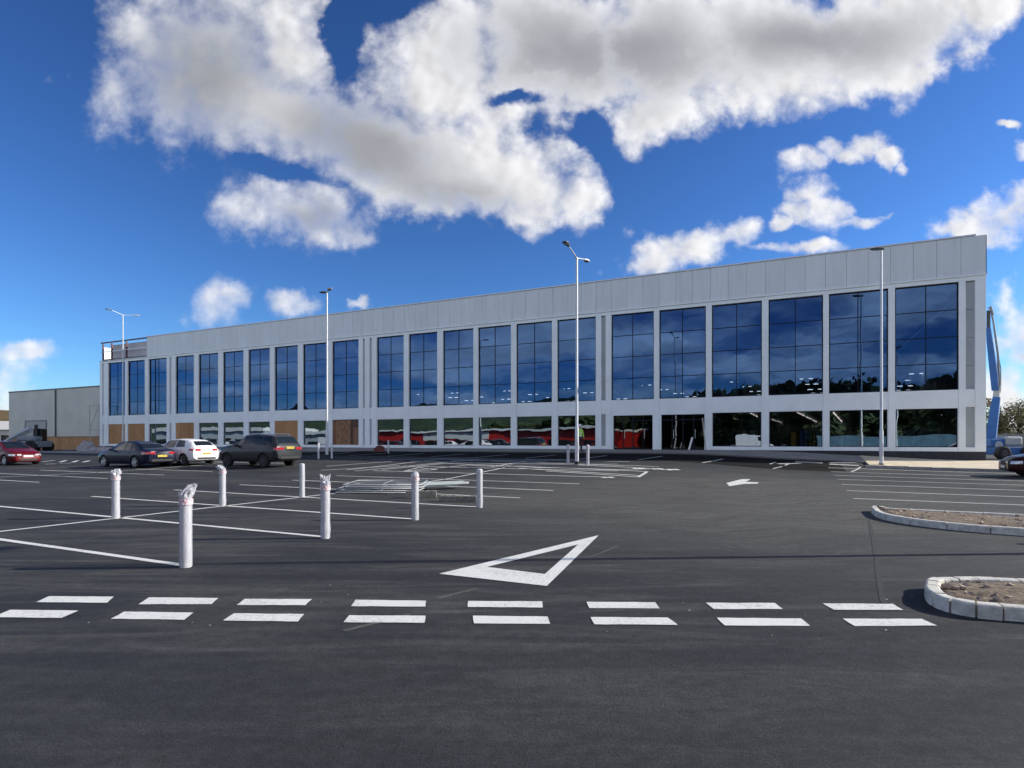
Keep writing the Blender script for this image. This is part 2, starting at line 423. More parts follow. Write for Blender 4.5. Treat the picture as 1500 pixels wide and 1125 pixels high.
for a, b_, w in (((1140,679.5),(1172,678.5),.3),((1165,676.5),(1205,678),.5),((1215,680),(1258,682),.4),((1215,678),(1255,677.5),.35),((1128,680),(1136,677),.12)):
    lp(a, b_, w)
tag(mb.build('faded_ground_markings', WORN), kind='structure')
mb = MB()
for a, b_ in (((62,676.5),(80,674.5)),((88,677),(97,674.5)),((106,677.2),(114,674.8)),((122,677),(131,674.8)),((66,680),(82,679.5)),((88,679),(104,678.5)),((0,682.5),(16,682))):
    lp(a, b_, .22)
tag(mb.build('crossing_markings', PAINT), kind='structure')
# asphalt joints
mb = MB()
JNT = mat('asphalt_joint', (.017,.018,.02), .9, var=.3, vscale=20)
pts = [(1273,762),(1281,800),(1285,830),(1290,862),(1297,893)]
for a, b_ in zip(pts, pts[1:]): strip(mb, gp(*a)[:2], gp(*b_)[:2], .05, .003, .016)
tag(mb.build('asphalt_joint', JNT), kind='structure')
# chalk streaks and mortar flecks scattered by the paving crew
CHALK = mat('dried_mortar', (.42,.41,.38), .95, var=.3, vscale=60)
mb = MB()
rr = random.Random(5)
def fleck(p, r):
    k = 6; a0 = rr.random()*6
    mb.poly([(p.x+r*rr.uniform(.5,1.1)*math.cos(a0+i*2*math.pi/k), p.y+r*rr.uniform(.5,1.1)*math.sin(a0+i*2*math.pi/k), g(p.x,p.y)+.008) for i in range(k)])
for c in ((484,858),(510,872),(470,883),(606,883),(307,917),(282,913),(518,893),(600,887),(740,887),(1010,895),(1131,932),(1298,924),(1336,875),(1299,879),(622,745),(585,745),(593,746),(1133,701),(1008,672),(803,908),(1355,911),(130,913),(1000,884),(1180,902)):
    fleck(gp(*c), rr.uniform(.006,.015))
for i in range(8):
    fleck(gp(rr.uniform(0,1500), 690+rr.random()**.6*330), rr.uniform(.004,.011))
tag(mb.build('mortar_flecks', CHALK), kind='stuff', label='pale dried mortar flecks scattered over the dark asphalt', cat='debris')
mb = MB()
for a, b_, w in (((640,877),(700,862),.05),((505,925),(600,900),.05),((125,790),(165,782),.03),((200,775),(225,781),.02),((310,763),(330,761),.05),((232,806),(262,805),.03),((800,842),(905,800),.02)):
    strip(mb, gp(*a)[:2], gp(*b_)[:2], w, .004, .02)
tag(mb.build('tyre_scuffs', mat('scuff', (.072,.071,.066), .95, var=.5, vscale=50)), kind='structure')

# fresh strip before the shop front, darkened to carry the building's shadow; kerbs and pavements
def sheet(name, uvrows, mats, dz, skirt=True, mi=0):
    """uvrows: list of (u, vnear, vfar); top follows the ground at dz"""
    mb = MB(); near, far, nb = [], [], []
    rws = []
    for u, a, c in uvrows:
        rws.append([Vector((*to_xy(u, a+(c-a)*j/8), guv(u, a+(c-a)*j/8)+dz)) for j in range(9)])
    mb.grid(rws)
    if skirt:
        mb.grid([[r[0] for r in rws], [r[0]-Vector((0,0,dz+.05)) for r in rws]], 0, False, False)
        mb.grid([[rws[0][j] for j in range(9)], [rws[0][j]-Vector((0,0,dz+.05)) for j in range(9)]], 0, False, False)
        mb.grid([[rws[-1][j] for j in range(9)], [rws[-1][j]-Vector((0,0,dz+.05)) for j in range(9)]], 0, False, False)
    return tag(mb.build(name, mats), kind='structure')
U0 = 9.2
sheet('shade_tinted_fresh_road', [(u, 31.0 if u > -45 else 33.0, 36.2) for u in [-74+i*1.0 for i in range(77)]], FRESH_SHADE, .003, False)
m, n, b = principled('paving')
tc = n.new('ShaderNodeNewGeometry').outputs['Position']
rotm = n.new('ShaderNodeMapping'); n.L.new(tc, rotm.inputs[0]); rotm.inputs[2].default_value = (0,0,R(25.9))
br_ = n.new('ShaderNodeTexBrick'); n.L.new(rotm.outputs[0], br_.inputs[0]); br_.inputs['Scale'].default_value = 1
br_.inputs['Brick Width'].default_value = .6; br_.inputs['Row Height'].default_value = .4; br_.inputs['Mortar Size'].default_value = .008
br_.inputs['Color1'].default_value = (.30,.28,.25,1); br_.inputs['Color2'].default_value = (.25,.24,.22,1); br_.inputs['Mortar'].default_value = (.13,.12,.11,1)
n.L.new(n.mix(1.0, br_.outputs[0], n_gray(n, n.ramp(n.noise(tc, 3, 6), .3,.7,.85,1.15)), 'MULTIPLY'), b.inputs['Base Color']); b.inputs['Roughness'].default_value = .85
PAVE = m
m, n, b = principled('buff_paving')
tc = n.new('ShaderNodeNewGeometry').outputs['Position']
rotm = n.new('ShaderNodeMapping'); n.L.new(tc, rotm.inputs[0]); rotm.inputs[2].default_value = (0,0,R(25.9))
br_ = n.new('ShaderNodeTexBrick'); n.L.new(rotm.outputs[0], br_.inputs[0]); br_.inputs['Scale'].default_value = 1
br_.inputs['Brick Width'].default_value = .4; br_.inputs['Row Height'].default_value = .4; br_.inputs['Mortar Size'].default_value = .006
br_.inputs['Color1'].default_value = (.68,.58,.42,1); br_.inputs['Color2'].default_value = (.62,.53,.38,1); br_.inputs['Mortar'].default_value = (.36,.29,.21,1)
n.L.new(n.mix(1.0, br_.outputs[0], n_gray(n, n.ramp(n.noise(tc, 2, 6), .3,.7,.88,1.12)), 'MULTIPLY'), b.inputs['Base Color']); b.inputs['Roughness'].default_value = .85
BUFF = m
CONC = mat('concrete_kerb', (.36,.35,.33), .9, var=.15, vscale=5, bump=.3, bscale=60, dirt=.3)
def vk(u):  # near edge of the front pavement
    if u > 3: return 36.6
    return 36.6
sheet('front_pavement', [(u, 36.4, 39.97) for u in [-72+i*1.0 for i in range(75)]]+[(3.2,36.4,39.97)], PAVE, .075)
sheet('shop_front_crossing', [(u, 33.2+max(0,(u+44)*.18) if u > -44 else 33.2, 36.38) for u in [-58+i for i in range(28)]], PAVE, .02)
# sunlit buff corner paving
sheet('corner_pavement', [(u, 34.3, 39.97) for u in [3.22+i*.5 for i in range(16)]], BUFF, .10)
sheet('side_path', [(u, 35.2+ (u-10.8)*.3, 41.5) for u in [10.74+i*.5 for i in range(20)]], BUFF, .112)
mb = MB()
for i in range(9):
    u = 3.0+i*.92
    a = uv(u, 34.15); c = uv(u+.90, 34.15); d = uv(u+.90, 34.29); e = uv(u, 34.29)
    z0 = min(guv(u,34.2), guv(u+.9,34.2)) - .1; z1 = guv(u+.45, 34.2)+.115
    mb.v += [(a[0],a[1],z0),(c[0],c[1],z0),(d[0],d[1],z0),(e[0],e[1],z0),(a[0],a[1],z1),(c[0],c[1],z1),(d[0],d[1],z1),(e[0],e[1],z1)]
    nn = len(mb.v)-8
    for f in ((0,3,2,1),(4,5,6,7),(0,1,5,4),(1,2,6,5),(2,3,7,6),(3,0,4,7)): mb.f.append(tuple(nn+q for q in f)); mb.m.append(0); mb.sm.append(False)
tag(mb.build('pavement_kerb', CONC), kind='structure')
LPATH = mat('pale_concrete', (.42,.42,.38), .9, var=.12, vscale=1)
sheet('left_path', [(u, 29.5, 31.6) for u in [-66+i*1.5 for i in range(16)]], PAVE, .05)
# ------------------------------------------------------------------ planter islands
KERB = mat('granite_kerb', (.58,.56,.50), .85, var=.22, vscale=9, bump=.5, bscale=50, dirt=.35)
m, n, b = principled('soil')
pos = n.new('ShaderNodeNewGeometry').outputs['Position']
f = n.noise(pos, 14, 8, .75); cc = n.new('ShaderNodeValToRGB'); n.L.new(f, cc.inputs[0])
cc.color_ramp.elements[0].position = .3; cc.color_ramp.elements[0].color = (.06,.042,.03,1); cc.color_ramp.elements[1].position = .72; cc.color_ramp.elements[1].color = (.36,.28,.20,1)
n.L.new(cc.outputs[0], b.inputs['Base Color']); b.inputs['Roughness'].default_value = .95
bp = n.new('ShaderNodeBump'); bp.inputs['Strength'].default_value = .8; bp.inputs['Distance'].default_value = .03
n.L.new(n.noise(pos, 40, 6, .7), bp.inputs['Height']); n.L.new(bp.outputs[0], b.inputs['Normal'])
SOIL = m
def smooth_poly(pts, it=2):
    for _ in range(it):
        out = [pts[0]]
        for a, c in zip(pts, pts[1:]):
            out += [a.lerp(c, .25), a.lerp(c, .75)]
        out.append(pts[-1]); pts = out
    return pts
def island(front, label, kh, kw, bl, seed, tint):
    """front: open outline from the back right, round the nose, to the front right (ground points); kerb of separate blocks"""
    rr = random.Random(seed)
    pts = smooth_poly([Vector(p) for p in front])
    c = sum(pts, Vector((0,0)))/len(pts)
    root = empty('planter_island', (c.x, c.y, g(c.x,c.y))); tag(root, label, 'planter', 'kerbed soil islands at the aisle end')
    # arc-length walk
    cum = [0]
    for a, b_ in zip(pts, pts[1:]): cum.append(cum[-1]+(b_-a).length)
    def at(s):
        s = max(0, min(cum[-1]-1e-6, s))
        for i in range(len(cum)-1):
            if s <= cum[i+1]:
                f = (s-cum[i])/(cum[i+1]-cum[i]); p = pts[i].lerp(pts[i+1], f); d = (pts[i+1]-pts[i]).normalized(); return p, d
    def frame(s):
        p, _ = at(s); p1, _ = at(s-.12); p2, _ = at(s+.12); d = (p2-p1).normalized()
        nn = Vector((-d.y, d.x))
        if (c-p).dot(nn) < 0: nn = -nn
        return p, nn
    mb = MB(); s = 0; k = 0
    while s < cum[-1]-.05:
        e = min(s+bl*rr.uniform(.93,1.05), cum[-1]); gap = .009
        hh = kh*rr.uniform(.97,1.03); rows = []
        q = 3
        o = rr.uniform(-.006,.006)
        for i in range(q+1):
            p, nn = frame(s+gap+(e-s-2*gap)*i/q)
            z = g(p.x,p.y); r_ = .022; p = p+nn*o
            P3 = lambda a, h: Vector((p.x+nn.x*a-c.x, p.y+nn.y*a-c.y, z+h-root.location.z))
            rows.append([P3(0,-.05),P3(0,hh-r_),P3(r_*.3,hh-r_*.35),P3(r_,hh),P3(kw-r_,hh),P3(kw-.004,hh-r_*.5),P3(kw,hh-r_),P3(kw,-.05)])
        mb.grid(rows, 0, False, False)
        mb.poly(list(reversed(rows[0]))); mb.poly(rows[-1])
        s = e; k += 1
    mb.build('kerb', [KERB], root)
    # mortar bed between the blocks
    mb = MB(); rows = []
    for i in range(61):
        p, nn = frame(cum[-1]*i/60); z = g(p.x,p.y)-root.location.z
        rows.append([(p.x+nn.x*a-c.x, p.y+nn.y*a-c.y, z+h) for a, h in ((.012,-.05),(.012,kh-.035),(kw-.012,kh-.035),(kw-.012,-.05))])
    mb.grid(rows, 0, False, False); mb.build('kerb_mortar', mat('mortar', (.24,.20,.16), .95, var=.3, vscale=20), root)
    # soil
    inner = [frame(cum[-1]*i/48) for i in range(49)]
    inner = [p+nn*(kw-.01) for p, nn in inner]
    h = len(inner)//2; A = inner[:h+1]; B = list(reversed(inner[h:]))
    rows = []
    M_ = 40
    for i in range(h+1):
        row = []
        for j in range(M_+1):
            p = A[i].lerp(B[i], j/M_)
            e = min(j, M_-j, (h-i)*1.5)/6; e = min(1, e)
            z = g(p.x,p.y)+kh*.55+e*.05+ .05*e*(mnoise.noise(Vector((p.x*3,p.y*3,seed)))+.5*mnoise.noise(Vector((p.x*9,p.y*9,seed)))+.3*mnoise.noise(Vector((p.x*24,p.y*24,seed))))
            row.append((p.x-c.x, p.y-c.y, z-root.location.z))
        rows.append(row)
    mb = MB(); mb.grid(rows, 0, False, True); mb.build('soil', [SOIL], root)
    mb = MB()
    for i in range(130):
        a = rr.randrange(2, h-1); f = rr.uniform(.06,.94); p = A[a].lerp(B[a], f); 
        q = A[a-1].lerp(B[a-1], f); p = p.lerp(q, rr.random())
        z = g(p.x,p.y)+kh*.55+.05-root.location.z; s_ = rr.uniform(.008,.035)
        M = Matrix.Translation((p.x-c.x,p.y-c.y,z)) @ Matrix.Rotation(rr.random()*3,4,'Z') @ Matrix.Rotation(rr.random(),4,'X')
        mb.box(-s_,s_,-s_*.7,s_*.7,-s_*.5,s_*.5,0,M)
    st = mb.build('stones', [mat('soil_stones', (.36,.28,.22), .9, var=.4, vscale=12)], root); st['kind'] = 'stuff'
    return root
def gxy(p, dz=0):
    q = gp(*p, dz); return (q.x, q.y)
bk1 = [gxy(p, .12) for p in ((1500,848),(1440,845.5),(1400,845))]
d1 = Vector(bk1[0])-Vector(bk1[1]); d1.normalize()
fr1 = [gxy(p) for p in ((1357,862),(1354,872),(1359,885),(1385,897),(1430,906),(1500,911.5))]
e1 = (Vector(fr1[-1])-Vector(fr1[-2])).normalized()
island([tuple(Vector(bk1[0])+d1*3)]+bk1+fr1+[tuple(Vector(fr1[-1])+e1*3)], 'near soil island with pale rounded kerb nose beside the broken line', .13, .13, .21, 3, 0)
bk2 = [gxy(p, .12) for p in ((1500,753.5),(1400,748.5),(1300,744.2))]
fr2 = [gxy(p) for p in ((1279,747.5),(1275,751),(1285,759),(1312,766),(1375,774.5),(1437,780.5),(1500,785))]
d2 = (Vector(bk2[0])-Vector(bk2[1])).normalized(); e2 = (Vector(fr2[-1])-Vector(fr2[-2])).normalized()
island([tuple(Vector(bk2[0])+d2*3)]+bk2+fr2+[tuple(Vector(fr2[-1])+e2*3)], 'long low soil island with kerb blocks in front of the right hand bays', .125, .125, .62, 4, 0)
# ------------------------------------------------------------------ retail building
CLAD = mat('white_cladding', (.66,.70,.72), .42, var=.035, vscale=.6, dirt=.05)
FRAMEW = mat('white_render_panels', (.86,.90,.90), .45, var=.04, vscale=.8, dirt=.06)
m, n, b = principled('parapet_panels')
tc = n.new('ShaderNodeTexCoord').outputs['Object']; sx = n.new('ShaderNodeSeparateXYZ'); n.L.new(tc, sx.inputs[0])
pid = n.math('FLOOR', n.math('DIVIDE', sx.outputs[0], 1.1))
wn = n.new('ShaderNodeTexWhiteNoise', noise_dimensions='1D'); n.L.new(pid, wn.inputs['W'])
col_ = n.mix(1.0, (.71,.745,.745), n_gray(n, n.ramp(wn.outputs[0], 0, 1, .96, 1.03, False)), 'MULTIPLY')
stv = n.noise(n.vm('MULTIPLY', tc, (3,3,.35)), 1.0, 5, .6)
col_ = n.mix(1.0, col_, n_gray(n, n.ramp(stv, .3, .75, 1.03, .93)), 'MULTIPLY')
n.L.new(col_, b.inputs['Base Color']); b.inputs['Roughness'].default_value = .4
PARA = m
DARKF = mat('dark_window_frame', (.008,.010,.018), .6, spec=.2)
JOINT = mat('panel_joint', (.46,.48,.50), .8)
PLINTH = mat('dark_brick_plinth', (.020,.021,.028), .6, var=.25, vscale=4, bump=.3, bscale=25)
RECESS = mat('grey_recess_panel', (.42,.44,.45), .5, var=.06, vscale=1)
TIMBER_M, n, b = principled('plywood_hoarding')
tc = n.new('ShaderNodeTexCoord').outputs['Object']
wv = n.noise(n.vm('MULTIPLY', tc, (9,9,.7)), 2.0, 5, .6, .3)
sx = n.new('ShaderNodeSeparateXYZ'); n.L.new(tc, sx.inputs[0])
pid = n.math('FLOOR', n.math('DIVIDE', sx.outputs[0], 1.22)); wn = n.new('ShaderNodeTexWhiteNoise', noise_dimensions='1D'); n.L.new(pid, wn.inputs['W'])
base = n.mix(n.ramp(wv, .3, .7), (.36,.17,.06), (.53,.29,.12))
n.L.new(n.mix(1.0, base, n_gray(n, n.ramp(wn.outputs[0], 0, 1, .82, 1.12, False)), 'MULTIPLY'), b.inputs['Base Color']); b.inputs['Roughness'].default_value = .75
TDOOR = mat('stained_timber', (.26,.125,.055), .6, var=.35, vscale=6)
def glass(name, fac, gcol, tcol, wav=.012):
    m = bpy.data.materials.new(name); m.use_nodes = True; n = N(m.node_tree); nt = m.node_tree
    nt.nodes.remove(nt.nodes['Principled BSDF']); out = nt.nodes['Material Output']
    gl = n.new('ShaderNodeBsdfGlossy'); gl.inputs['Color'].default_value = c4(gcol); gl.inputs['Roughness'].default_value = .0
    tr = n.new('ShaderNodeBsdfTransparent'); tr.inputs['Color'].default_value = c4(tcol)
    fr = n.new('ShaderNodeFresnel'); fr.inputs['IOR'].default_value = 1.5
    mx = n.new('ShaderNodeMixShader'); n.L.new(n.math('MULTIPLY_ADD', fr.outputs[0], .6, fac, True), mx.inputs[0])
    tcn = n.new('ShaderNodeTexCoord').outputs['Object']
    bp = n.new('ShaderNodeBump'); bp.inputs['Strength'].default_value = 1; bp.inputs['Distance'].default_value = wav
    n.L.new(n.noise(tcn, .55, 2, .4), bp.inputs['Height']); n.L.new(bp.outputs[0], gl.inputs['Normal'])
    n.L.new(tr.outputs[0], mx.inputs[1]); n.L.new(gl.outputs[0], mx.inputs[2]); n.L.new(mx.outputs[0], out.inputs[0])
    return m
GU = glass('blue_tinted_glass', .42, (.080,.155,.31), (.16,.20,.26), .008)
GL = glass('clear_shop_glass', .34, (.72,.85,.97), (.60,.56,.60), .005)
WIN = [(76.30,79.39),(72.80,75.81),(69.12,72.13),(64.78,67.68),(61.14,64.08),(57.54,60.44),(54.00,56.88),(50.43,53.38),(46.90,49.80),(43.34,46.31),(38.58,41.38),
       (35.29,38.07),(31.95,34.74),(28.69,31.52),(25.36,28.23),(22.03,24.93),(17.95,20.89),(14.58,17.58),(11.22,14.20),(7.83,10.83),(4.51,7.51),(1.21,4.17)]
TEND = 81.0
BX, BY = 25.74, 32.0
bang = math.atan2(UY, UX)
bld = empty('retail_building', (BX, BY, 0), bang)
tag(bld, 'long white two storey shop with a row of tall blue windows under a grey parapet', 'building')
GRD = ['ply','ply','glass','ply','glass','glass','glass','ply','glass','door','glass','glass','glass','glass','glass','glass','entry','entry','glass','glass','glass','glass']
Z_SILL0, Z_SILL, Z_GT, Z_S2, Z_WT, Z_LED, Z_TOP = 1.0, 1.23, 3.45, 4.42, 10.35, 10.60, 12.85
recs = [(42.67,42.89),(41.93,42.15),(21.31,21.63),(.48,.89),(68.34,68.68),(80.25,80.55)]
# pilasters: the solid strips between windows, split by the recesses
edges = sorted([(a,b_) for a,b_ in WIN]+recs)
cur = 0.0; sol = []
for a, b_ in edges:
    if a-cur > .03: sol.append((cur, a))
    cur = b_
sol.append((cur, TEND))
for a, b_ in sol:
    mb = MB(); mb.box(-b_+.004, -a-.004, -.055, .22, Z_SILL0, Z_WT+.02)
    mb.build('pilaster', FRAMEW, bld, bevel=.008)
for a, b_ in recs:
    mb = MB(); mb.box(-b_-.01, -a+.01, .13, .2, Z_SILL, Z_GT+.3); 
    for i in range(4):
        z0 = Z_S2-.2+ (Z_WT-Z_S2+.2)*i/4
        mb.box(-b_-.01, -a+.01, .13, .2, z0+.012, z0+(Z_WT-Z_S2+.2)/4-.012)
    mb.build('recess_panel', RECESS, bld)
    mb = MB(); mb.box(-b_-.01, -a+.01, .19, .24, Z_SILL, Z_WT); mb.build('recess_backing', JOINT, bld)
# bands
for (a, b_) in WIN + recs:
    k = WIN.index((a,b_)) if (a,b_) in WIN else -1
    if k < 0 or GRD[k] != 'entry':
        mb = MB(); mb.box(-b_, -a, -.03, .21, Z_SILL0, Z_SILL); mb.build('sill_panel', FRAMEW, bld, bevel=.006)
    mb = MB(); mb.box(-b_, -a, -.028, .21, Z_GT, Z_S2); mb.build('spandrel', FRAMEW, bld, bevel=.006)
mb = MB(); mb.box(-TEND, 0, -.05, .25, Z_WT+.023, Z_LED); mb.build('head_band', FRAMEW, bld)
mb = MB(); mb.box(-TEND-.05, .06, -.13, .25, Z_LED+.003, Z_LED+.06); mb.build('ledge', FRAMEW, bld, bevel=.01)
# parapet: vertical cladding sheets from 72.45 to the right corner, bare steel on the left
TB = 72.45
mb = MB(); t = 0.0
while t < TB-.02:
    e = min(t+1.1, TB); mb.box(-e+.006, -t-.006, -.03, .02, Z_LED+.065, Z_TOP-.06); t = e
mb.build('parapet_cladding', PARA, bld, bevel=.004)
mb = MB(); mb.box(-TB, -.02, .021, .12, Z_LED+.06, Z_TOP-.08); mb.build('parapet_backing', JOINT, bld)
mb = MB(); mb.box(-TB, -.45, -.09, .35, Z_TOP-.05, Z_TOP+.03); mb.build('parapet_coping', mat('coping_metal', (.60,.62,.66), .35, .2, var=.05), bld, bevel=.008)
mb = MB(); mb.box(-.018, .03, -.02, 8, Z_LED+.07, Z_TOP-.08); mb.build('parapet_end_trim', mat('dark_trim', (.03,.035,.05), .5), bld)
STEEL = mat('red_oxide_steel', (.11,.03,.035), .6, var=.2, vscale=4)
fr = empty('steel_frame', (0,0,0), 0, bld)
for t in (80.55, 78.9, 76.2):
    mb = MB(); mb.box(-t-.065, -t+.065, .0, .14, Z_LED+.06, 12.60); pass; mb.build('post', STEEL, fr)
mb = MB(); mb.box(-80.9, -TB, -.02, .14, 12.68, 12.80); mb.build('top_beam', STEEL, fr)
mb = MB(); mb.box(-80.9, -TB, .02, .10, 11.66, 11.74); mb.build('rail', mat('galvanised', (.42,.44,.46), .4, .7), fr)
mb = MB(); mb.box(-79.6, -TB, .55, .65, Z_LED+.1, 12.5); mb.build('inner_panel', mat('inner_lining', (.52,.50,.52), .6, var=.08, vscale=1), bld)
# plinth
mb = MB(); rows = []
pts_t = [0, 1, 2, 3, 4.5, 6, 7.5, 9, 11, 13, 16, 25, 40, 60, TEND]
rows = [[(-t, -.02, guv(U0-t, 40)-.25) for t in pts_t], [(-t, -.02, Z_SILL0-.003) for t in pts_t]]
mb.grid(rows, 0, False, False)
mb.box(-TEND, 0, -.02, .2, Z_SILL0-.02, Z_SILL0-.004)
mb.quad((0,-.02,0),(0,40,0),(0,40,Z_SILL0-.003),(0,-.02,Z_SILL0-.003))
mb.build('plinth', PLINTH, bld)
# shell
SHELL = mat('interior_lining', (.20,.21,.22), .8); 
mb = MB(); mb.box(-TEND, -.02, 39.8, 40, .4, 12.3); mb.build('back_wall', CLAD, bld)
mb = MB(); mb.box(-.22, -.0, .24, 39.8, 1.0, Z_LED-.01); mb.build('end_wall', CLAD, bld)
mb = MB(); mb.box(-TEND, -TEND+.2, .24, 39.8, .4, 12.3); mb.build('end_wall', CLAD, bld)
mb = MB(); mb.box(-TEND+.2, -.22, .26, 39.8, 10.62, 10.9); mb.build('roof', mat('roof_sheet', (.14,.145,.15), .7), bld)
FLM = mat('shop_floor', (.16,.16,.155), .5, var=.1)
mb = MB(); mb.box(-TEND+.2, -.22, .26, 39.8, .8, .985); mb.build('ground_floor_slab', FLM, bld)
mb = MB(); mb.box(-TEND+.2, -.22, .26, 39.8, 3.55, 4.2); mb.build('upper_floor_slab', SHELL, bld)
mb = MB(); mb.box(-TEND+.2, -.22, 26, 26.2, .99, 10.6); mb.build('partition_wall', SHELL, bld)
for t in range(6, 80, 7):
    mb = MB(); mb.box(-t-.15, -t+.15, 6, 6.3, .99, 10.6); mb.build('interior_column', SHELL, bld)
# windows
rr = random.Random(11)
def window(name, x0, x1, z0, z1, y, nx, nz, gm, fw=.055, tilt=.12):
    mb = MB(); d0, d1 = y-.035, y+.05
    mb.box(x0, x0+fw, d0, d1, z0, z1); mb.box(x1-fw, x1, d0, d1, z0, z1)
    mb.box(x0+fw, x1-fw, d0, d1, z0, z0+fw); mb.box(x0+fw, x1-fw, d0, d1, z1-fw, z1)
    for i in range(1, nx):
        x = x0+(x1-x0)*i/nx; mb.box(x-.022, x+.022, d0+.012, d1, z0+fw, z1-fw)
    for j in range(1, nz):
        z = z0+(z1-z0)*j/nz; mb.box(x0+fw, x1-fw, d0+.016, d1-.002, z-.022, z+.022)
    w = mb.build(name, DARKF, bld)
    mb = MB()
    for i in range(nx):
        for j in range(nz):
            xa, xb = x0+(x1-x0)*i/nx, x0+(x1-x0)*(i+1)/nx; za, zb = z0+(z1-z0)*j/nz, z0+(z1-z0)*(j+1)/nz
            e = 2e-3*tilt*rr.uniform(-1,1)*6; f_ = 2e-3*tilt*rr.uniform(-1,1)*6
            mb.quad((xa,y+e+f_,za),(xb,y-e+f_,za),(xb,y-e-f_,zb),(xa,y+e-f_,zb))
    mb.build('glass_pane', gm, w)
    return w
for k, (a, b_) in enumerate(WIN):
    x0, x1 = -b_+.002, -a-.002
    window('window', x0, x1, Z_S2+.003, Z_WT-.003, .10, 2, 4, GU)
    kind = GRD[k]
    if kind == 'glass':
        window('shop_window', x0+.03, x1-.03, Z_SILL+.003, Z_GT-.05, .10, 1, 1, GL, .04)
        mb = MB(); mb.box(x0, x0+.03, -.02, .2, Z_SILL, Z_GT); mb.box(x1-.03, x1, -.02, .2, Z_SILL, Z_GT); mb.box(x0+.03,x1-.03,-.02,.2,Z_GT-.05,Z_GT-.001); mb.build('window_surround', FRAMEW, bld)
    elif kind == 'ply':
        o = None; mb = MB(); x = x0
        while x < x1-.05:
            e = min(x+1.22, x1); mb.box(x+.004, e-.004, .02, .05, Z_SILL-.2, Z_GT-.01); x = e
        mb.build('timber_hoarding', TIMBER_M, bld)
        mb = MB(); mb.box(x0, x1, .06, .1, Z_SILL-.2, Z_GT); mb.build('opening_backing', SHELL, bld)
    elif kind == 'door':
        d = empty('timber_doorway', (0,0,0), 0, bld)
        mb = MB(); mb.box(x0+.25, x0+1.45, .06, .1, 1.0, Z_GT-.03); mb.box(x0+1.46,x0+2.0,.06,.1,1.0,Z_GT-.03); mb.build('boarding', TDOOR, d, bevel=.01)
        mb = MB(); mb.box(x0, x0+.24, .03, .12, 1.0, Z_GT-.02); mb.box(x0+2.35,x1,.02,.12,1.0,2.75); mb.build('frame', mat('brown_frame', (.22,.10,.05), .6, var=.2), d)
        mb = MB(); mb.box(x0+2.0, x1, .10, .14, 1.0, Z_GT-.02); mb.build('dark_panel', mat('dark_timber', (.09,.04,.02), .6, var=.2), d)
    else:
        e = empty('shop_entrance', (0,0,0), 0, bld)
        x0 += .12; x1 -= .08
        mb = MB(); mb.box(x0-.12, x0, -.03, .22, 1.0, Z_GT-.0); mb.box(x1, x1+.08, -.03, .22, 1.0, Z_GT); mb.box(x0,x1,-.03,.22,Z_GT-.11,Z_GT-.002); mb.build('door_surround', FRAMEW, e)
        mb = MB(); w_ = (x1-x0)
        for i in range(5):
            x = x0+w_*i/4; mb.box(max(x0,x-.035), min(x1,x+.035), .12, .17, 1.0, Z_GT-.11)
        mb.box(x0, x1, .125, .165, 2.95, 3.03); mb.box(x0, x1, .125, .165, 1.0, 1.08); mb.box(x0,x1,.128,.162,Z_GT-.17,Z_GT-.11)
        mb.build('door_frame', DARKF, e)
        for i in range(4):
            mb = MB(); xa = x0+w_*i/4+.035; xb = x0+w_*(i+1)/4-.035; q = .145+.002*rr.uniform(-1,1)
            mb.quad((xa,q,1.08),(xb,q+.003*rr.uniform(-1,1),1.08),(xb,q,3.3),(xa,q,3.3)); mb.build('door_glass', glass('door_glass', .14, (.7,.75,.8), (.20,.21,.22), .01) if 'DG' not in globals() else DG, e)
            DG = bpy.data.materials['door_glass']
        for i in (1, 3):
            xx = x0+w_*i/4
            mb = MB(); mb.tube([(xx+.1,.08,1.75),(xx+.1,.08,2.35)], .014, 8); mb.tube([(xx+.1,.08,1.8),(xx+.1,.14,1.8)],.01,6); mb.tube([(xx+.1,.08,2.3),(xx+.1,.14,2.3)],.01,6); mb.build('door_handle', mat('brushed_steel', (.6,.6,.6), .3, 1), e)
# hanging lights seen through the glass
LE = mat('ceiling_light_on', (.9,.9,.9), .5, emit=((1,.97,.92), 4.5))
Minv = bld.matrix_world
Binv = (Matrix.Translation((BX,BY,0)) @ Matrix.Rotation(bang,4,'Z')).inverted()
def px_at_z(px, py, z):
    Y = (z-CAMH)*F/(HY-py); return Binv @ Vector(((px-HX)/F*Y, Y, z))
LT = [(616,577.5),(666,575.5),(664,582),(688,586.5),(710,581),(719,590),(743,572.5),(741,584.5),(781,577.5),(771,588),(807,582),(829,569),(862,575),(837,587),
      (947,564),(911,584),(972,570.5),(994,576),(1012,581),(1077,559),(1093,566),(1106,573),(1117,578),(1181,554.5),(1189,562.5),(1194,570),(1198.5,575.5),(1343,547),(1336,556.5),(1326,565),(1323,571.5)]
for px, py in LT:
    zc = 7.0 if px > 1150 else 7.6
    p = px_at_z(px, py, zc)
    if p.y > 25.5 or p.y < .5:
        zc = CAMH + (HY-py)/F*60; p = px_at_z(px, py, zc)
        if p.y > 25.5: zc = CAMH+(HY-py)/F*48; p = px_at_z(px,py,zc)
    mb = MB()
    for s in (-.36, .36):
        mb.tube([(p.x+s,p.y,p.z-.04),(p.x+s,p.y,p.z+.0)], rr.uniform(.15,.21), 14)
    o = mb.build('ceiling_light', LE, bld)
    mb = MB(); mb.tube([(p.x-.36,p.y,p.z+.05),(p.x-.36,p.y,p.z+.10)], .02, 6); mb.box(p.x-.4,p.x+.4,p.y-.02,p.y+.02,p.z+.05,p.z+.09); mb.build('bracket', DARKF, o)
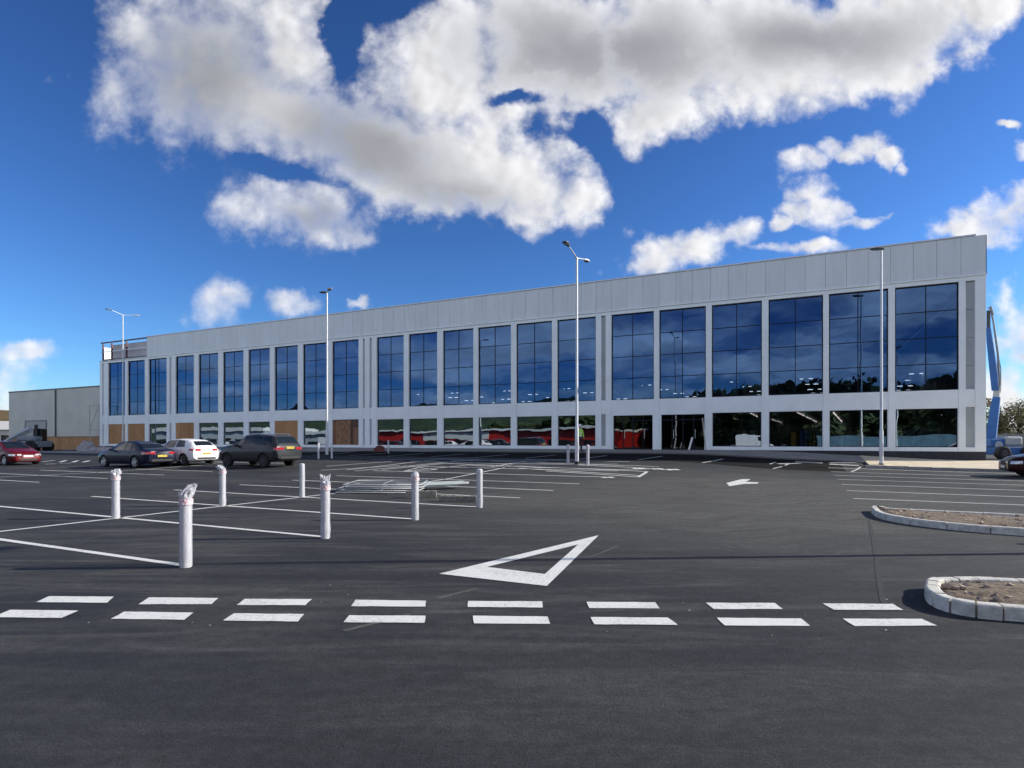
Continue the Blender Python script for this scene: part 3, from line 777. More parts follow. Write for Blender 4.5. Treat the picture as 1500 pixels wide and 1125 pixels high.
for px0, py0, px1, py1 in ((1166,603.5,1197,619),(1220,604,1234,619),(1130,615,1149,620.5),(1098,605,1110,611)):
    a = px_at_z(px0, py0, 3.42); b_ = px_at_z(px1, py1, 3.42)
    d = Vector((b_.x-a.x, b_.y-a.y, 0)); 
    mb = MB(); nn = Vector((-d.y, d.x, 0))*1.0
    nn = nn.normalized()*.018
    k = 3
    for i in range(k):
        s = a+d*(i/k+.02); e = a+d*((i+1)/k-.03)
        mb.poly([s-nn,e-nn,e+nn,s+nn]); mb.poly([p+Vector((0,0,.05)) for p in (s-nn,e-nn,e+nn,s+nn)])
    mb.build('ceiling_light', mat('batten_light_on', (.8,.8,.8), .5, emit=((1,.97,.9), 1.6)), bld)
# stock seen inside the ground floor
def stock(px, py0, py1, pxw, depth, color, name, label, parts=None):
    """a crate stack standing on the shop floor behind the glass"""
    t = None
    # intersect the vertical plane at local y = depth
    r = (px-HX)/F; d = Vector((r,1)); o = Vector((BX,BY)); nrm = Vector((VX,VY))
    Y = (o.dot(nrm)+depth)/d.dot(nrm); c = Vector((r*Y, Y)); w = pxw/F*Y*1.0; h = max(.3,(HY-py0)/F*Y+CAMH-.985)
    root = empty(name, (c.x,c.y,.985), bang); tag(root, label, 'display')
    M_ = mat('stock_'+'_'.join(str(int(x*100)) for x in color), color, .5, var=.12, vscale=3)
    mb = MB(); k = max(2, int(h/.45))
    for i in range(k):
        q = rr.uniform(-.03,.03); mb.box(-w/2+q, w/2+q, 0, .8, h*i/k+.01, h*(i+1)/k-.012)
    mb.build('boxes', M_, root, bevel=.02)
    mb = MB(); 
    for i in range(3): mb.box(-w/2+.0+i*(w/2-.05), -w/2+.1+i*(w/2-.05), -.02, .0-.002, .02, h)
    mb.build('uprights', DARKF, root)
    return root
stock(1168,633,650,22,1.6,(.55,.50,.05),'stock_stack','yellow stock boxes behind the third window from the right')
stock(1177,631,650,13,1.0,(.05,.16,.42),'stock_stack','blue carton stack in front of the yellow boxes')
stock(1190,634,650,10,1.9,(.55,.50,.05),'stock_stack','narrow yellow carton stack right of the blue one inside')
stock(1238,626,650,24,4.5,(.24,.25,.17),'stock_stack','olive grey shelving block inside the second window from the right')
stock(1228,637,652,18,1.2,(.42,.48,.42),'stock_stack','low pale green counter inside the second window from the right')
stock(1342,628,652,60,3.2,(.10,.16,.22),'stock_stack','wide dark blue shelving inside the rightmost shop window')
stock(1096,630,652,22,3.0,(.30,.34,.30),'stock_stack','pale grey green shelving inside the window right of the entrances')
# wires and pipes at the left corner; annex
m, n, b = principled('corrugated_cladding')
tc = n.new('ShaderNodeTexCoord').outputs['Object']; sx = n.new('ShaderNodeSeparateXYZ'); n.L.new(tc, sx.inputs[0])
s_ = n.math('SINE', n.math('MULTIPLY', sx.outputs[0], 2*math.pi/.3))
bp = n.new('ShaderNodeBump'); bp.inputs['Strength'].default_value = .6; bp.inputs['Distance'].default_value = .03; n.L.new(s_, bp.inputs['Height']); n.L.new(bp.outputs[0], b.inputs['Normal'])
n.L.new(n.mix(1.0, (.60,.58,.50), n_gray(n, n.ramp(n.noise(tc, .5, 6), .3, .7, .93, 1.06)), 'MULTIPLY'), b.inputs['Base Color']); b.inputs['Roughness'].default_value = .5
CORR = m
ann = empty('warehouse_annex', (BX,BY,0), bang); tag(ann, 'low grey metal clad warehouse adjoining the white shop on the left', 'building')
mb = MB(); mb.box(-102, -TEND-.02, .5, .7, 1.6, 7.85); mb.box(-102,-101.8,.7,30,.2,7.85); mb.build('wall', CORR, ann)
mb = MB(); mb.box(-102.05, -TEND-.02, .45, 30, 7.86, 8.0); mb.build('roof', mat('annex_roof', (.16,.17,.17), .6), ann)
mb = MB(); mb.box(-91.1, -90.95, .38, .49, 1.6, 7.85); mb.build('downpipe', mat('dark_pipe', (.07,.075,.08), .5), ann)
mb = MB(); mb.box(-98, -90.98-2.2, .44, .49, 4.05, 4.15); mb.box(-93.2,-93.1,.44,.49,1.6,4.05); mb.box(-98,-97.9,.44,.49,1.6,4.05); mb.build('shutter_frame', mat('shutter_frame', (.12,.12,.12), .6), ann)
mb = MB(); mb.box(-97.9,-93.2,.47,.495,1.7,4.05); mb.build('shutter', mat('shutter', (.34,.345,.33), .5, var=.05), ann)
mb = MB(); x = -102
while x < -81.05: mb.box(x+.005, min(x+1.21,-81.02), .2, .24, .3, 2.02); x += 1.22
mb.build('timber_hoarding', TIMBER_M, ann)
mb = MB(); mb.box(-102,-81.02,.16,.26,2.025,2.1); mb.build('hoarding_cap', mat('hoarding_cap', (.16,.06,.03), .7), ann)
# ------------------------------------------------------------------ bollards
POST = mat('white_bollard_paint', (.58,.58,.61), .45, coat=.0, var=.03)
m = bpy.data.materials.new('clear_plastic_film'); m.use_nodes = True; n = N(m.node_tree); b = m.node_tree.nodes['Principled BSDF']
tc = n.new('ShaderNodeTexCoord').outputs['Object']
b.inputs['Roughness'].default_value = .22; b.inputs['Base Color'].default_value = (.54,.54,.58,1); b.inputs['Coat Weight'].default_value = .5; b.inputs['Coat Roughness'].default_value = .25
cr = n.noise(n.vm('MULTIPLY', tc, (1,1,.22)), 20, 3, .55, 1.0)
n.L.new(n.ramp(cr, .35, .65, .35, .55), b.inputs['Alpha'])
bp = n.new('ShaderNodeBump'); bp.inputs['Strength'].default_value = .5; bp.inputs['Distance'].default_value = .004
n.L.new(cr, bp.inputs['Height']); n.L.new(bp.outputs[0], b.inputs['Normal'])
FILM = m
m2 = m.copy(); m2.name = 'bunched_plastic_film'; MATS['f2'] = m2
for q_ in m2.node_tree.nodes:
    if q_.type == 'MAP_RANGE': q_.inputs[3].default_value = .72; q_.inputs[4].default_value = .95
m, n, b = principled('red_printed_tape')
tc = n.new('ShaderNodeTexCoord').outputs['Object']
n.L.new(n.mix(n.ramp(n.noise(tc, 34, 4, .7), .48, .60), (.62,.56,.60), (.50,.15,.15)), b.inputs['Base Color']); b.inputs['Roughness'].default_value = .35
TAPE = m
def bollard(px, py, style, label, group='plastic wrapped white bollards at the bay ends', h=.92, r=.067, seed=0):
    P_ = gp(px, py); rr = random.Random(seed*7+3)
    root = empty('bollard', P_); tag(root, label, 'bollard', group)
    mb = MB(); K = 28
    prof = [(r*1.0, -.03),(r, .02),(r, h-.03),(r*.93, h-.008),(r*.6, h+.004),(.001, h+.008)]
    mb.grid([[(q*math.cos(2*math.pi*i/K), q*math.sin(2*math.pi*i/K), z) for i in range(K)] for q, z in prof], 0, True)
    mb.build('post', POST, root, merge=True, sharp=40)
    if style == 'plain': return root
    mb = MB(); rows = []; K = 36
    nz = 26; ztop = h*.93
    for j in range(nz+1):
        z = .012+(ztop-.012)*j/nz; row = []
        for i in range(K):
            a = 2*math.pi*i/K
            w = mnoise.noise(Vector((math.cos(a)*1.6, math.sin(a)*1.6, z*5+seed*3)))*.5+.5
            w2_ = mnoise.noise(Vector((math.cos(a)*5, math.sin(a)*5, z*16+seed)))*.5+.5
            q = r+.004+.007*w+.006*w2_ + (.008*max(0, 1-abs(z-.15)/.12) if seed % 2 == 0 else 0)
            row.append((q*math.cos(a), q*math.sin(a), z))
        rows.append(row)
    mb.grid(rows, 0, True, True); mb.build('plastic_wrap', FILM, root)
    if style != 'flat':
        mb = MB(); rows = []
        for j in range(5):
            z = h*.86 + .075*j/4
            rows.append([((r+.016+.004*math.sin(i*1.9+j))*math.cos(2*math.pi*i/K), (r+.016+.004*math.sin(i*1.9+j))*math.sin(2*math.pi*i/K), z) for i in range(K)])
        mb.grid(rows, 0, True, True); mb.build('tape_band', TAPE, root)
    lean = {'right':(.085,.02),'flare':(.0,0),'dome':(0,0),'crumple':(.012,0),'left':(-.075,.0),'flat':(0,0)}[style]
    tops = {'right':[(1.1,-.02,0),(1.22,.03,.0),(1.1,.06,.2),(.95,.09,.6),(.55,.13,1.0),(.12,.155,1.35)],
            'flare':[(1.1,-.02,0),(1.12,.02,0),(.88,.045,0),(1.0,.07,0),(1.22,.10,0),(1.28,.108,0)],
            'dome':[(1.12,-.03,0),(1.2,.0,0),(1.12,.03,0),(.85,.055,0),(.45,.075,0),(.05,.095,0)],
            'crumple':[(1.1,-.02,0),(1.22,.02,0),(1.28,.05,.5),(1.1,.09,1),(.8,.11,1.4),(.1,.12,1.5)],
            'left':[(1.1,-.02,0),(1.2,.02,.2),(1.3,.05,.6),(1.1,.075,.9),(.75,.095,1),(.15,.11,1)],
            'flat':[(1.07,-.02,0),(1.09,.0,0),(1.06,.012,0),(.6,.018,0),(.3,.019,0),(.02,.02,0)]}[style]
    mb = MB(); rows = []
    amp = {'dome':.010,'flat':.003}.get(style, .024)
    for j, (q, dz_, ln) in enumerate(tops):
        row = []
        for i in range(K):
            a = 2*math.pi*i/K
            w = mnoise.noise(Vector((math.cos(a)*2.5, math.sin(a)*2.5, j*1.3+seed*5)))
            w3 = mnoise.noise(Vector((math.cos(a)*7, math.sin(a)*7, j*2.9+seed*5)))
            qq = r*q + amp*(w*1.2+w3*.8)*(1 if j else .3)
            sq = (.45+.55*abs(math.sin(a+.4))) if style == 'flare' and j > 2 else 1
            zz = h*.97+dz_ + amp*w3*.9*(j > 0) + (.05*abs(math.cos(a)) if style == 'flare' and j > 3 else 0)
            row.append((qq*math.cos(a)+lean[0]*ln, qq*math.sin(a)*sq+lean[1]*ln, zz))
        rows.append(row)
    mb.grid(rows, 0, True, style in ('dome','flat')); mb.build('wrap_top', MATS['f2'], root)
    return root
bollard(272, 830.5, 'right', 'nearest wrapped bollard, its torn plastic top flopping to the right above red tape', seed=1)
bollard(476.5, 788.5, 'flare', 'wrapped bollard with a flared open plastic top, left of the panel stack', seed=2)
bollard(608, 761.5, 'dome', 'wrapped bollard with a rounded plastic cap, standing in front of the grey panel stack', seed=3)
bollard(702.5, 743.5, 'flat', 'flat topped wrapped bollard right beside the concrete block', seed=4)
bollard(169.5, 759.5, 'crumple', 'wrapped bollard with a crumpled plastic knot, leftmost on the bay spine', seed=5)
bollard(326, 741.5, 'left', 'wrapped bollard whose plastic top folds to the left, below the grey estate car', seed=6)
bollard(442.5, 728.5, 'flat', 'slim bare looking bollard just right of the grey off roader', seed=7, h=.95)
bollard(466.5, 672.5, 'plain', 'small white bollard left of the slender lamp column', 'bare bollards guarding lamp columns', h=1.0, r=.062, seed=8)
bollard(486, 671.5, 'plain', 'small white bollard right of the slender lamp column', 'bare bollards guarding lamp columns', h=1.0, r=.062, seed=9)
bollard(832, 680.5, 'dome', 'white bollard left of the central twin headed lamp column', 'bare bollards guarding lamp columns', h=.93, r=.065, seed=10)
bollard(861, 680.8, 'dome', 'white bollard right of the central twin headed lamp column', 'bare bollards guarding lamp columns', h=.93, r=.065, seed=11)
# ------------------------------------------------------------------ lamp columns
LAMP = mat('galvanised_lamp_column', (.56,.58,.60), .45, .25, var=.05, vscale=2)
HEADM = mat('grey_lamp_head', (.10,.105,.11), .5, .2)
HEADL = mat('pale_lamp_head', (.55,.57,.60), .4, .2)
LENS = mat('lamp_lens', (.25,.27,.30), .15)
def lamp_head(parent, tip, d, dark=True, L=.62):
    """flat tapered lantern pointing along d from tip"""
    d = Vector(d).normalized(); side = d.cross(Vector((0,0,1))).normalized(); up = side.cross(d)
    M = Matrix((d, side, up)).transposed().to_4x4(); M.translation = Vector(tip)
    rows = []
    for x, w, h1, h0 in ((0,.05,.045,-.045),(.10,.08,.055,-.045),(.2,.13,.07,-.04),(.42,.145,.06,-.035),(.56,.12,.03,-.03),(L,.06,.0,-.02)):
        row = []
        for k in range(12):
            a = 2*math.pi*k/12; c_, s_ = math.cos(a), math.sin(a)
            row.append(M @ Vector((x, w*math.copysign(abs(c_)**.6, c_), (h1 if s_ > 0 else -h0)*math.copysign(abs(s_)**.6, s_))))
        rows.append(row)
    mb = MB(); mb.grid(rows, 0, True); mb.poly(list(reversed(rows[0]))); mb.poly(rows[-1])
    hd = mb.build('lamp_head', HEADM if dark else HEADL, parent, sharp=50)
    mb = MB(); mb.box(.2, .5, -.1, .1, -.052, -.04, 0, M); mb.build('lens', LENS, hd)
def lamp(px, py_base, py_top, arms, label, base_pt=None, group='tall car park lamp columns'):
    P_ = gp(px, py_base) if base_pt is None else base_pt
    H = top_z(py_top, P_.y)-P_.z if base_pt is None else 10.2
    root = empty('lamp_column', P_); tag(root, label, 'street lamp', group)
    mb = MB(); mb.tube([(0,0,-.1),(0,0,1.75),(0,0,1.9),(0,0,H)], [.095,.092,.068,.05], 18); mb.build('pole', LAMP, root, sharp=50)
    mb = MB(); mb.tube([(0,0,-.1),(0,0,.16)], .11, 18); mb.build('base_sleeve', mat('black_base', (.02,.02,.02), .6), root)
    mb = MB(); mb.box(-.045,.045,-.101,-.085,.55,1.15); mb.build('door', LAMP, root, bevel=.006)
    for d, L, rise, hd in arms:
        d = Vector((*d, 0)).normalized()
        if L > .01:
            mb = MB(); mb.tube([(0,0,H-.06), tuple(d*L*.3+Vector((0,0,H-.03+rise*.35))), tuple(d*L+Vector((0,0,H+rise)))], [.035,.03,.028], 10); mb.build('arm', LAMP, root)
        lamp_head(root, d*L+Vector((0,0,H+rise)), d+Vector((0,0,.06)), hd)
    return root
nd = (-VX, -VY); pd = (VX, VY)
lamp(845, 680.5, 377, [(nd,1.15,.22,True),(pd,1.15,.22,False)], 'central lamp column with two heads, standing between two bollards before the shop')
lamp(180, 656, 461, [(nd,1.15,.25,True),((.75,.66),.95,.08,False)], 'far left lamp column with two outstretched heads beside the exposed steel')
lamp(479, 669.5, 428, [((.55,-.83),.25,.05,False),((-.9,.43),.0,.0,True)], 'slender lamp column by the timber doorway with a short single head')
lamp(1291, 683.5, 367, [((-.95,.31),-.12,.08,True)], 'right hand lamp column on the buff paving with one head pointing left')
lamp(0,0,0, [(nd,1.15,.2,True),(pd,1.15,.2,False)], 'lamp column beyond the right edge that throws the long thin shadow', Vector((13.6, 8.72, 0)))
b1 = bollard(1700, 800, 'plain', 'bare bollard outside the right edge throwing the upper short shadow', 'bare bollards outside the right edge', seed=12)
b1.location = (9.75, 9.22, 0)
b2 = bollard(1700, 800, 'plain', 'bare bollard outside the right edge throwing the lower short shadow', 'bare bollards outside the right edge', seed=13)
b2.location = (9.55, 8.83, 0)
# ------------------------------------------------------------------ stack of fence panels and feet
GALV = mat('galvanised_mesh', (.34,.36,.38), .5, .3, var=.1, vscale=5)
def fence_panel(label, P_, ang, L=3.4, H=1.9, z=0, tiltx=0, tilty=0):
    root = empty('mesh_panel', (P_.x, P_.y, P_.z+z), ang); tag(root, label, 'fence panel', 'temporary fence panels lying in a stack')
    root.rotation_euler = (tiltx, tilty, ang)
    mb = MB(); mb.tube([(0,0,0),(L,0,0),(L,H,0),(0,H,0),(0,0,0)], .021, 8); mb.tube([(L*.5,0,0),(L*.5,H,0)], .018, 8); mb.build('frame', GALV, root)
    mb = MB()
    for i in range(1, int(L/.12)): mb.tube([(i*.12,0,.0),(i*.12,H,0)], .0045, 4, smooth=False)
    for j in range(1, int(H/.2)): mb.tube([(0,j*.2,.009),(L,j*.2,.009)], .0045, 4, smooth=False)
    mb.build('mesh_infill', mat('dull_mesh', (.20,.21,.22), .6, .2), root)
A_ = gp(490, 722)
P1 = gp(492, 723); 
for i, (lab, da, dzz, ox, oy) in enumerate((
    ('bottommost mesh fence panel of the stack, flat on the asphalt', .36, .03, 0, 0), ('second mesh fence panel from the bottom of the stack', .33, .085, .12, .06),
    ('third mesh fence panel up, a little askew in the stack', .39, .14, .03, .12), ('fourth mesh fence panel up, shifted to the right in the stack', .35, .195, .25, .05),
    ('topmost mesh fence panel of the stack, slightly turned', .42, .25, .18, .10))):
    fence_panel(lab, P1+Vector((ox, oy, 0)), da-.38, 2.35, 2.1, dzz)
SHT = mat('pale_steel_sheet', (.52,.56,.55), .4, .35, var=.08, vscale=3)
P2 = gp(571, 721)
for i, (lab, x, a, w) in enumerate((('long pale metal rail lowest of the pile resting on the concrete blocks',0,.55,.1),('pale metal rail in the middle of the pile beside the blocks',.13,.57,.12),('widest pale metal sheet on top of the pile, pointing right',.30,.50,.42))):
    root = empty('metal_rail', (P2.x+x, P2.y+x*.3, P2.z+.13+.035*i), a); tag(root, lab, 'rail', 'pale metal rails on the stack')
    mb = MB(); mb.box(0, 2.35, 0, w, 0, .035); mb.build('web', SHT, root, bevel=.005)
    mb = MB(); mb.box(0,2.35,-.02,-.001,-.02,.05); mb.box(0,2.35,w+.001,w+.02,-.02,.05); mb.build('flange', SHT, root)
BLK = mat('grey_concrete_block', (.20,.19,.16), .95, var=.25, vscale=8, bump=.6, bscale=40)
def foot(px, py, ang, label, L=1.0, W=.24, H=.16):
    P_ = gp(px, py); root = empty('concrete_block', P_, ang); tag(root, label, 'concrete block', 'concrete fence feet by the panel stack')
    mb = MB(); mb.box(0, L, 0, W, 0, H-.03); 
    for i in range(5): mb.box(L*i/5+.0, L*(i+1)/5-.002, .0, W, H-.03, H-.004*(i%2))
    mb.build('block', BLK, root, bevel=.012)
    mb = MB()
    for i in range(4): mb.tube([(L*(i+.6)/4.2, W/2, H-.0),(L*(i+.6)/4.2, W/2, H+.004)], .03, 10)
    mb.build('socket', mat('socket_hole', (.02,.02,.02), .9), root)
foot(643, 735.5, -.08, 'nearer concrete fence foot lying against the flat topped bollard', .98)
foot(594, 730.0, .10, 'farther concrete fence foot half under the pale metal rails', .85, .26, .20)
DBR = mat('timber_batten', (.35,.25,.15), .8, var=.2)
root = empty('timber_bearer', gp(520,723.5), -.05); tag(root, 'dark timber bearer under the near edge of the mesh panel stack', 'timber')
mb = MB(); mb.box(0, 1.0, 0, .08, 0, .03); mb.build('batten', mat('dark_bearer', (.05,.04,.03), .9), root)
# ------------------------------------------------------------------ vehicles
def interp(tab, x):
    if x <= tab[0][0]: return tab[0][1]
    for (a, ya), (b_, yb) in zip(tab, tab[1:]):
        if x <= b_:
            t = (x-a)/(b_-a); t = t*t*(3-2*t)*.5+t*.5
            return ya+(yb-ya)*t
    return tab[-1][1]
RUB = mat('tyre_rubber', (.012,.012,.013), .85, bump=.3)
RIM = mat('alloy_rim', (.50,.51,.53), .3, .85); RIMD = mat('dark_alloy_rim', (.06,.06,.065), .35, .7)
CGL = None
m = bpy.data.materials.new('car_glass'); m.use_nodes = True; b = m.node_tree.nodes['Principled BSDF']
b.inputs['Base Color'].default_value = (.012,.016,.018,1); b.inputs['Roughness'].default_value = .04; b.inputs['Specular IOR Level'].default_value = .45
CGL = m
TRIM = mat('black_car_trim', (.012,.012,.013), .55); LAMPW = mat('headlamp_glass', (.62,.65,.68), .1, .2, coat=1); LAMPR = mat('tail_lamp_red', (.42,.02,.025), .15, coat=1)
CHR = mat('bright_trim', (.7,.7,.72), .2, .9)
PLY = mat('yellow_plate', (.75,.55,.08), .4); PLW = mat('white_plate', (.78,.78,.76), .4); PLTX = mat('plate_characters', (.02,.02,.02), .5)
def car(label, spec, paint, loc, heading, plate=None, kind='car', name='parked_car', rim=None, group='cars parked across the bays'):
    root = empty(name, loc, heading); tag(root, label, kind, group)
    L, W = spec['L'], spec['W']; hw = W/2
    top, sh, tw, pl, bot = spec['top'], spec['sh'], spec['tw'], spec['plan'], spec['bot']
    def sec(x):
        zt, zs, zb = interp(top, x), interp(sh, x), interp(bot, x); w = hw*interp(pl, x); wt = w*interp(tw, x)
        zs = min(zs, zt-.012)
        return zt, zs, zb, w, wt
    def pts(x):
        zt, zs, zb, w, wt = sec(x)
        hb = zs-zb
        P_ = [(w*.80, zb), (w*.93, zb+.03), (w*.975, zb+.12*hb+.02), (w*.985, zb+.30*hb), (w, zb+.55*hb), (w*.995, zb+.75*hb), (w*.975, zb+.90*hb), (w*.945, zs)]
        cab = zt-zs > .12
        for f in (.06,.3,.6,.88):
            P_.append((w*.945+(wt-w*.945)*(f**1.15), zs+(zt-zs)*f))
        P_.append((wt*.95 if cab else wt*.97, zt-.004)); 
        cr_ = .022 if cab else .03
        for f in (.8,.5,.2): P_.append((wt*f, zt+cr_*(1-f*f)))
        P_.append((0, zt+cr_))
        return P_
    X = []
    x = 0
    NS = 70
    for i in range(NS+1): X.append(L*i/NS)
    rows = []
    for x in X:
        h_ = pts(x); rows.append([(x, y, z) for y, z in h_]+[(x, -y, z) for y, z in reversed(h_[:-1])])
    mb = MB(); mb.grid(rows, 0, False, True)
    mb.poly(list(reversed(rows[0]))); mb.poly(rows[-1])
    # underside
    for a, c_ in zip(rows, rows[1:]): mb.quad(a[0], c_[0], c_[-1], a[-1])
    body = mb.build('body', [paint, TRIM], root, merge=True)
    # arches by boolean
    wr = spec['wr']; cutters = []
    for wx in spec['axles']:
        mc = MB(); mc.tube([(wx,-hw-.1,wr),(wx,-hw+.30,wr)], wr+.055, 32); mc.tube([(wx,hw-.30,wr),(wx,hw+.1,wr)], wr+.055, 32)
        c_ = mc.build('cut', TRIM, root, merge=True); cutters.append(c_)
        md = body.modifiers.new('arch', 'BOOLEAN'); md.operation = 'DIFFERENCE'; md.object = c_; md.solver = 'EXACT'
    bpy.context.view_layer.update()
    dg = bpy.context.evaluated_depsgraph_get(); me = bpy.data.meshes.new_from_object(body.evaluated_get(dg))
    body.modifiers.clear(); body.data = me
    for c_ in cutters: bpy.data.objects.remove(c_)
    if len(me.materials) < 2: me.materials.append(TRIM)
    for p in me.polygons:
        p.use_smooth = True
        c_ = p.center
        for wx in spec['axles']:
            if math.hypot(c_.x-wx, c_.z-wr) < wr+.058 and abs(c_.y) < hw*.985: p.material_index = 1
        if spec.get('clad') and p.center.z < interp(bot, p.center.x)+spec['clad'] and abs(p.normal.z) < .9: p.material_index = 1
    me.set_sharp_from_angle(angle=R(38))
    def ysurf(x, z):
        h_ = pts(x)
        for (y0, z0), (y1, z1) in zip(h_, h_[1:]):
            if z0 <= z <= z1 and z1 > z0: return y0+(y1-y0)*(z-z0)/(z1-z0)
        return h_[7][0]
    def side_patch(name, x0, x1, zf0, zf1, mt, parent, off=.006, cut=(0,0), nx=10):
        """patch on the side glass; zf in fractions between shoulder and roof; cut slants the ends"""
        for s in (1, -1):
            mb = MB(); rows = []
            for i in range(nx+1):
                row = []
                for j in range(5):
                    f = zf0+(zf1-zf0)*j/4
                    x = x0+cut[0]*(j/4)+((x1-cut[1]*(j/4))-(x0+cut[0]*(j/4)))*i/nx
                    zt, zs, zb, w, wt = sec(x)
                    z = zs+(zt-zs)*f if zf0 >= 0 else 0
                    row.append((x, s*(ysurf(x, z)+off), z))
                rows.append(row if s > 0 else list(reversed(row)))
            mb.grid(rows, 0, False, True); mb.build(name, mt, parent)
    def side_abs(name, pl_, mt, parent, off=.006, both=True):
        for s in ((1,-1) if both else (1,)):
            mb = MB(); q = [(x, s*(ysurf(x, z)+off), z) for x, z in pl_]; 
            mb.poly(q if s < 0 else list(reversed(q))); mb.build(name, mt, parent)
    for w_ in spec['glass']: side_patch('side_window', w_[0], w_[1], .10, .90, CGL, body, cut=(w_[2], w_[3]))
    def top_patch(name, x0, x1, wf, mt, off=.008, nx=8):
        mb = MB(); rows = []
        for i in range(nx+1):
            x = x0+(x1-x0)*i/nx; zt, zs, zb, w, wt = sec(x); rows.append([])
            for j in range(9):
                f = -wf+2*wf*j/8; cr_ = .022 if zt-zs > .12 else .03
                rows[-1].append((x, wt*f, zt+cr_*(1-f*f)+off))
        mb.grid(rows, 0, False, True); mb.build(name, mt, body)
    top_patch('windscreen', *spec['ws'], .90, CGL); top_patch('rear_window', *spec['rw'], .88, CGL)
    # wheels
    for wx in spec['axles']:
        for s in (1, -1):
            wy = s*(hw-.125)
            K = 36; rows = []
            for dy_, q in ((-.10,wr*.72),(-.105,wr*.93),(-.085,wr*.99),(0,wr),(.085,wr*.99),(.105,wr*.93),(.10,wr*.70)):
                rows.append([(wx+q*math.cos(2*math.pi*k/K), wy+dy_, wr+q*math.sin(2*math.pi*k/K)) for k in range(K)])
            mb = MB(); mb.grid(rows, 0, True); wh = mb.build('wheel', RUB, root, sharp=40)
            mb = MB(); yo = wy+s*.09
            ring = lambda q, y_: [(wx+q*math.cos(2*math.pi*k/K), y_, wr+q*math.sin(2*math.pi*k/K)) for k in range(K)]
            mb.grid([ring(wr*.73, yo), ring(wr*.72, yo+s*.012), ring(wr*.66, yo), ring(wr*.64, yo-s*.06)], 0, True)
            for k in range(spec.get('spokes', 5)):
                a = 2*math.pi*k/spec.get('spokes', 5)+.3
                for da in (-.14, .14):
                    M = Matrix.Translation((wx, yo-s*.012, wr)) @ Matrix.Rotation(-(a+da*.6),4,'Y')
                    mb.box(.03, wr*.68, -.012, .012, -.016+da*.12, .016+da*.12, 0, M)
            mb.tube([(wx, yo-s*.03, wr),(wx, yo+s*.004, wr)], .045, 14)
            mb.build('rim', rim or RIM, wh)
            mb = MB(); mb.tube([(wx, yo-s*.07, wr),(wx, yo-s*.062, wr)], wr*.66, 24); mb.build('brake_disc', TRIM, wh)
    # front face items: x near L is the front
    fz, rz_ = spec['fz'], spec['rz']
    for s in (1, -1):
        def endpatch(nm, x0, x1, z0, z1, mt, k=7, parent=body):
            mb = MB(); rows = []
            for i in range(k+1):
                x = x0+(x1-x0)*i/k
                rows.append([(x, s*(ysurf(x, z0+(z1-z0)*j/4)+.007), z0+(z1-z0)*j/4) for j in range(5)])
            mb.grid(rows, 0, False, True); return mb.build(nm, mt, parent)
        endpatch('headlight', L-.42, L-.02, fz-.07, fz+.05, LAMPW)
        endpatch('tail_light', .015, spec.get('tl', .34), rz_-.07, rz_+.07, LAMPR)
    def facebox(nm, x0, x1, y0, y1, z0, z1, mt, bev=.01):
        mb = MB(); mb.box(x0, x1, y0, y1, z0, z1); return mb.build(nm, mt, body, bevel=bev)
    wf_ = hw*interp(pl, L); wr_ = hw*interp(pl, 0)
    for s in (1, -1):
        facebox('tail_light', -.012, .012, *sorted((s*wr_*.52, s*wr_*.93)), rz_-.06, rz_+.06, LAMPR)
        facebox('headlight', L-.012, L+.012, *sorted((s*wf_*.58, s*wf_*.93)), fz-.05, fz+.045, LAMPW)
    facebox('grille', L-.01, L+.014, -wf_*.5, wf_*.5, fz-.13, fz+.01, TRIM)
    facebox('lower_grille', L-.01, L+.016, -wf_*.72, wf_*.72, fz-.36, fz-.24, TRIM)
    facebox('rear_bumper_insert', -.018, .01, -wr_*.8, wr_*.8, interp(bot,0)+.02, interp(bot,0)+.13, TRIM)
    pz = spec['pz']; px_ = -.016
    pr = facebox('number_plate', px_-.006, px_+.004, -.26, .26, pz, pz+.11, PLY, .002)
    mb = MB()
    for k, q in enumerate((.21,.145,.08,-.005,-.07,-.135,-.2)):
        if k == 3: q -= .01
        mb.box(px_-.0085, px_-.0065, q-.022, q-.010, pz+.025, pz+.085); mb.box(px_-.0085, px_-.0065, q+.008, q+.020, pz+.025, pz+.085); mb.box(px_-.0085,px_-.0065,q-.0099,q+.0079,pz+.05+(.024 if k%2 else -.0),pz+.061+(.024 if k%2 else 0))
    mb.build('plate_characters', PLTX, pr)
    pf = facebox('number_plate', L+.016, L+.024, -.26, .26, spec.get('pfz', fz-.22), spec.get('pfz', fz-.22)+.11, PLW, .002)
    # mirrors, handles, sills, door seams
    mx = spec['mirror']
    for s in (1, -1):
        y = ysurf(mx, interp(sh, mx)-.01)
        mb = MB(); z = interp(sh, mx)+.05
        mb.box(mx-.06, mx+.07, *sorted((s*(y+.03), s*(y+.20))), z-.045, z+.07); mb.box(mx-.02,mx+.04,*sorted((s*(y-.05),s*(y+.04))),z-.05,z-.02); mb.build('mirror', spec.get('mirm', paint), body, bevel=.02)
        for hx_ in spec['handles']:
            zz = interp(sh, hx_)-.10; yy = ysurf(hx_, zz)
            mb = MB(); mb.box(hx_-.09, hx_+.09, *sorted((s*(yy-.005), s*(yy+.022))), zz-.012, zz+.014); mb.build('door_handle', paint, body, bevel=.008)
        for dx_ in spec['seams']:
            mb = MB(); rows = []
            for j in range(9):
                z = interp(bot, dx_)+.10+(interp(sh, dx_)-interp(bot, dx_)-.11)*j/8
                y = ysurf(dx_, z)+.0025; rows.append([(dx_-.006, s*y, z),(dx_+.006, s*y, z)])
            mb.grid(rows, 0, False, False); mb.build('door_seam', TRIM, body)
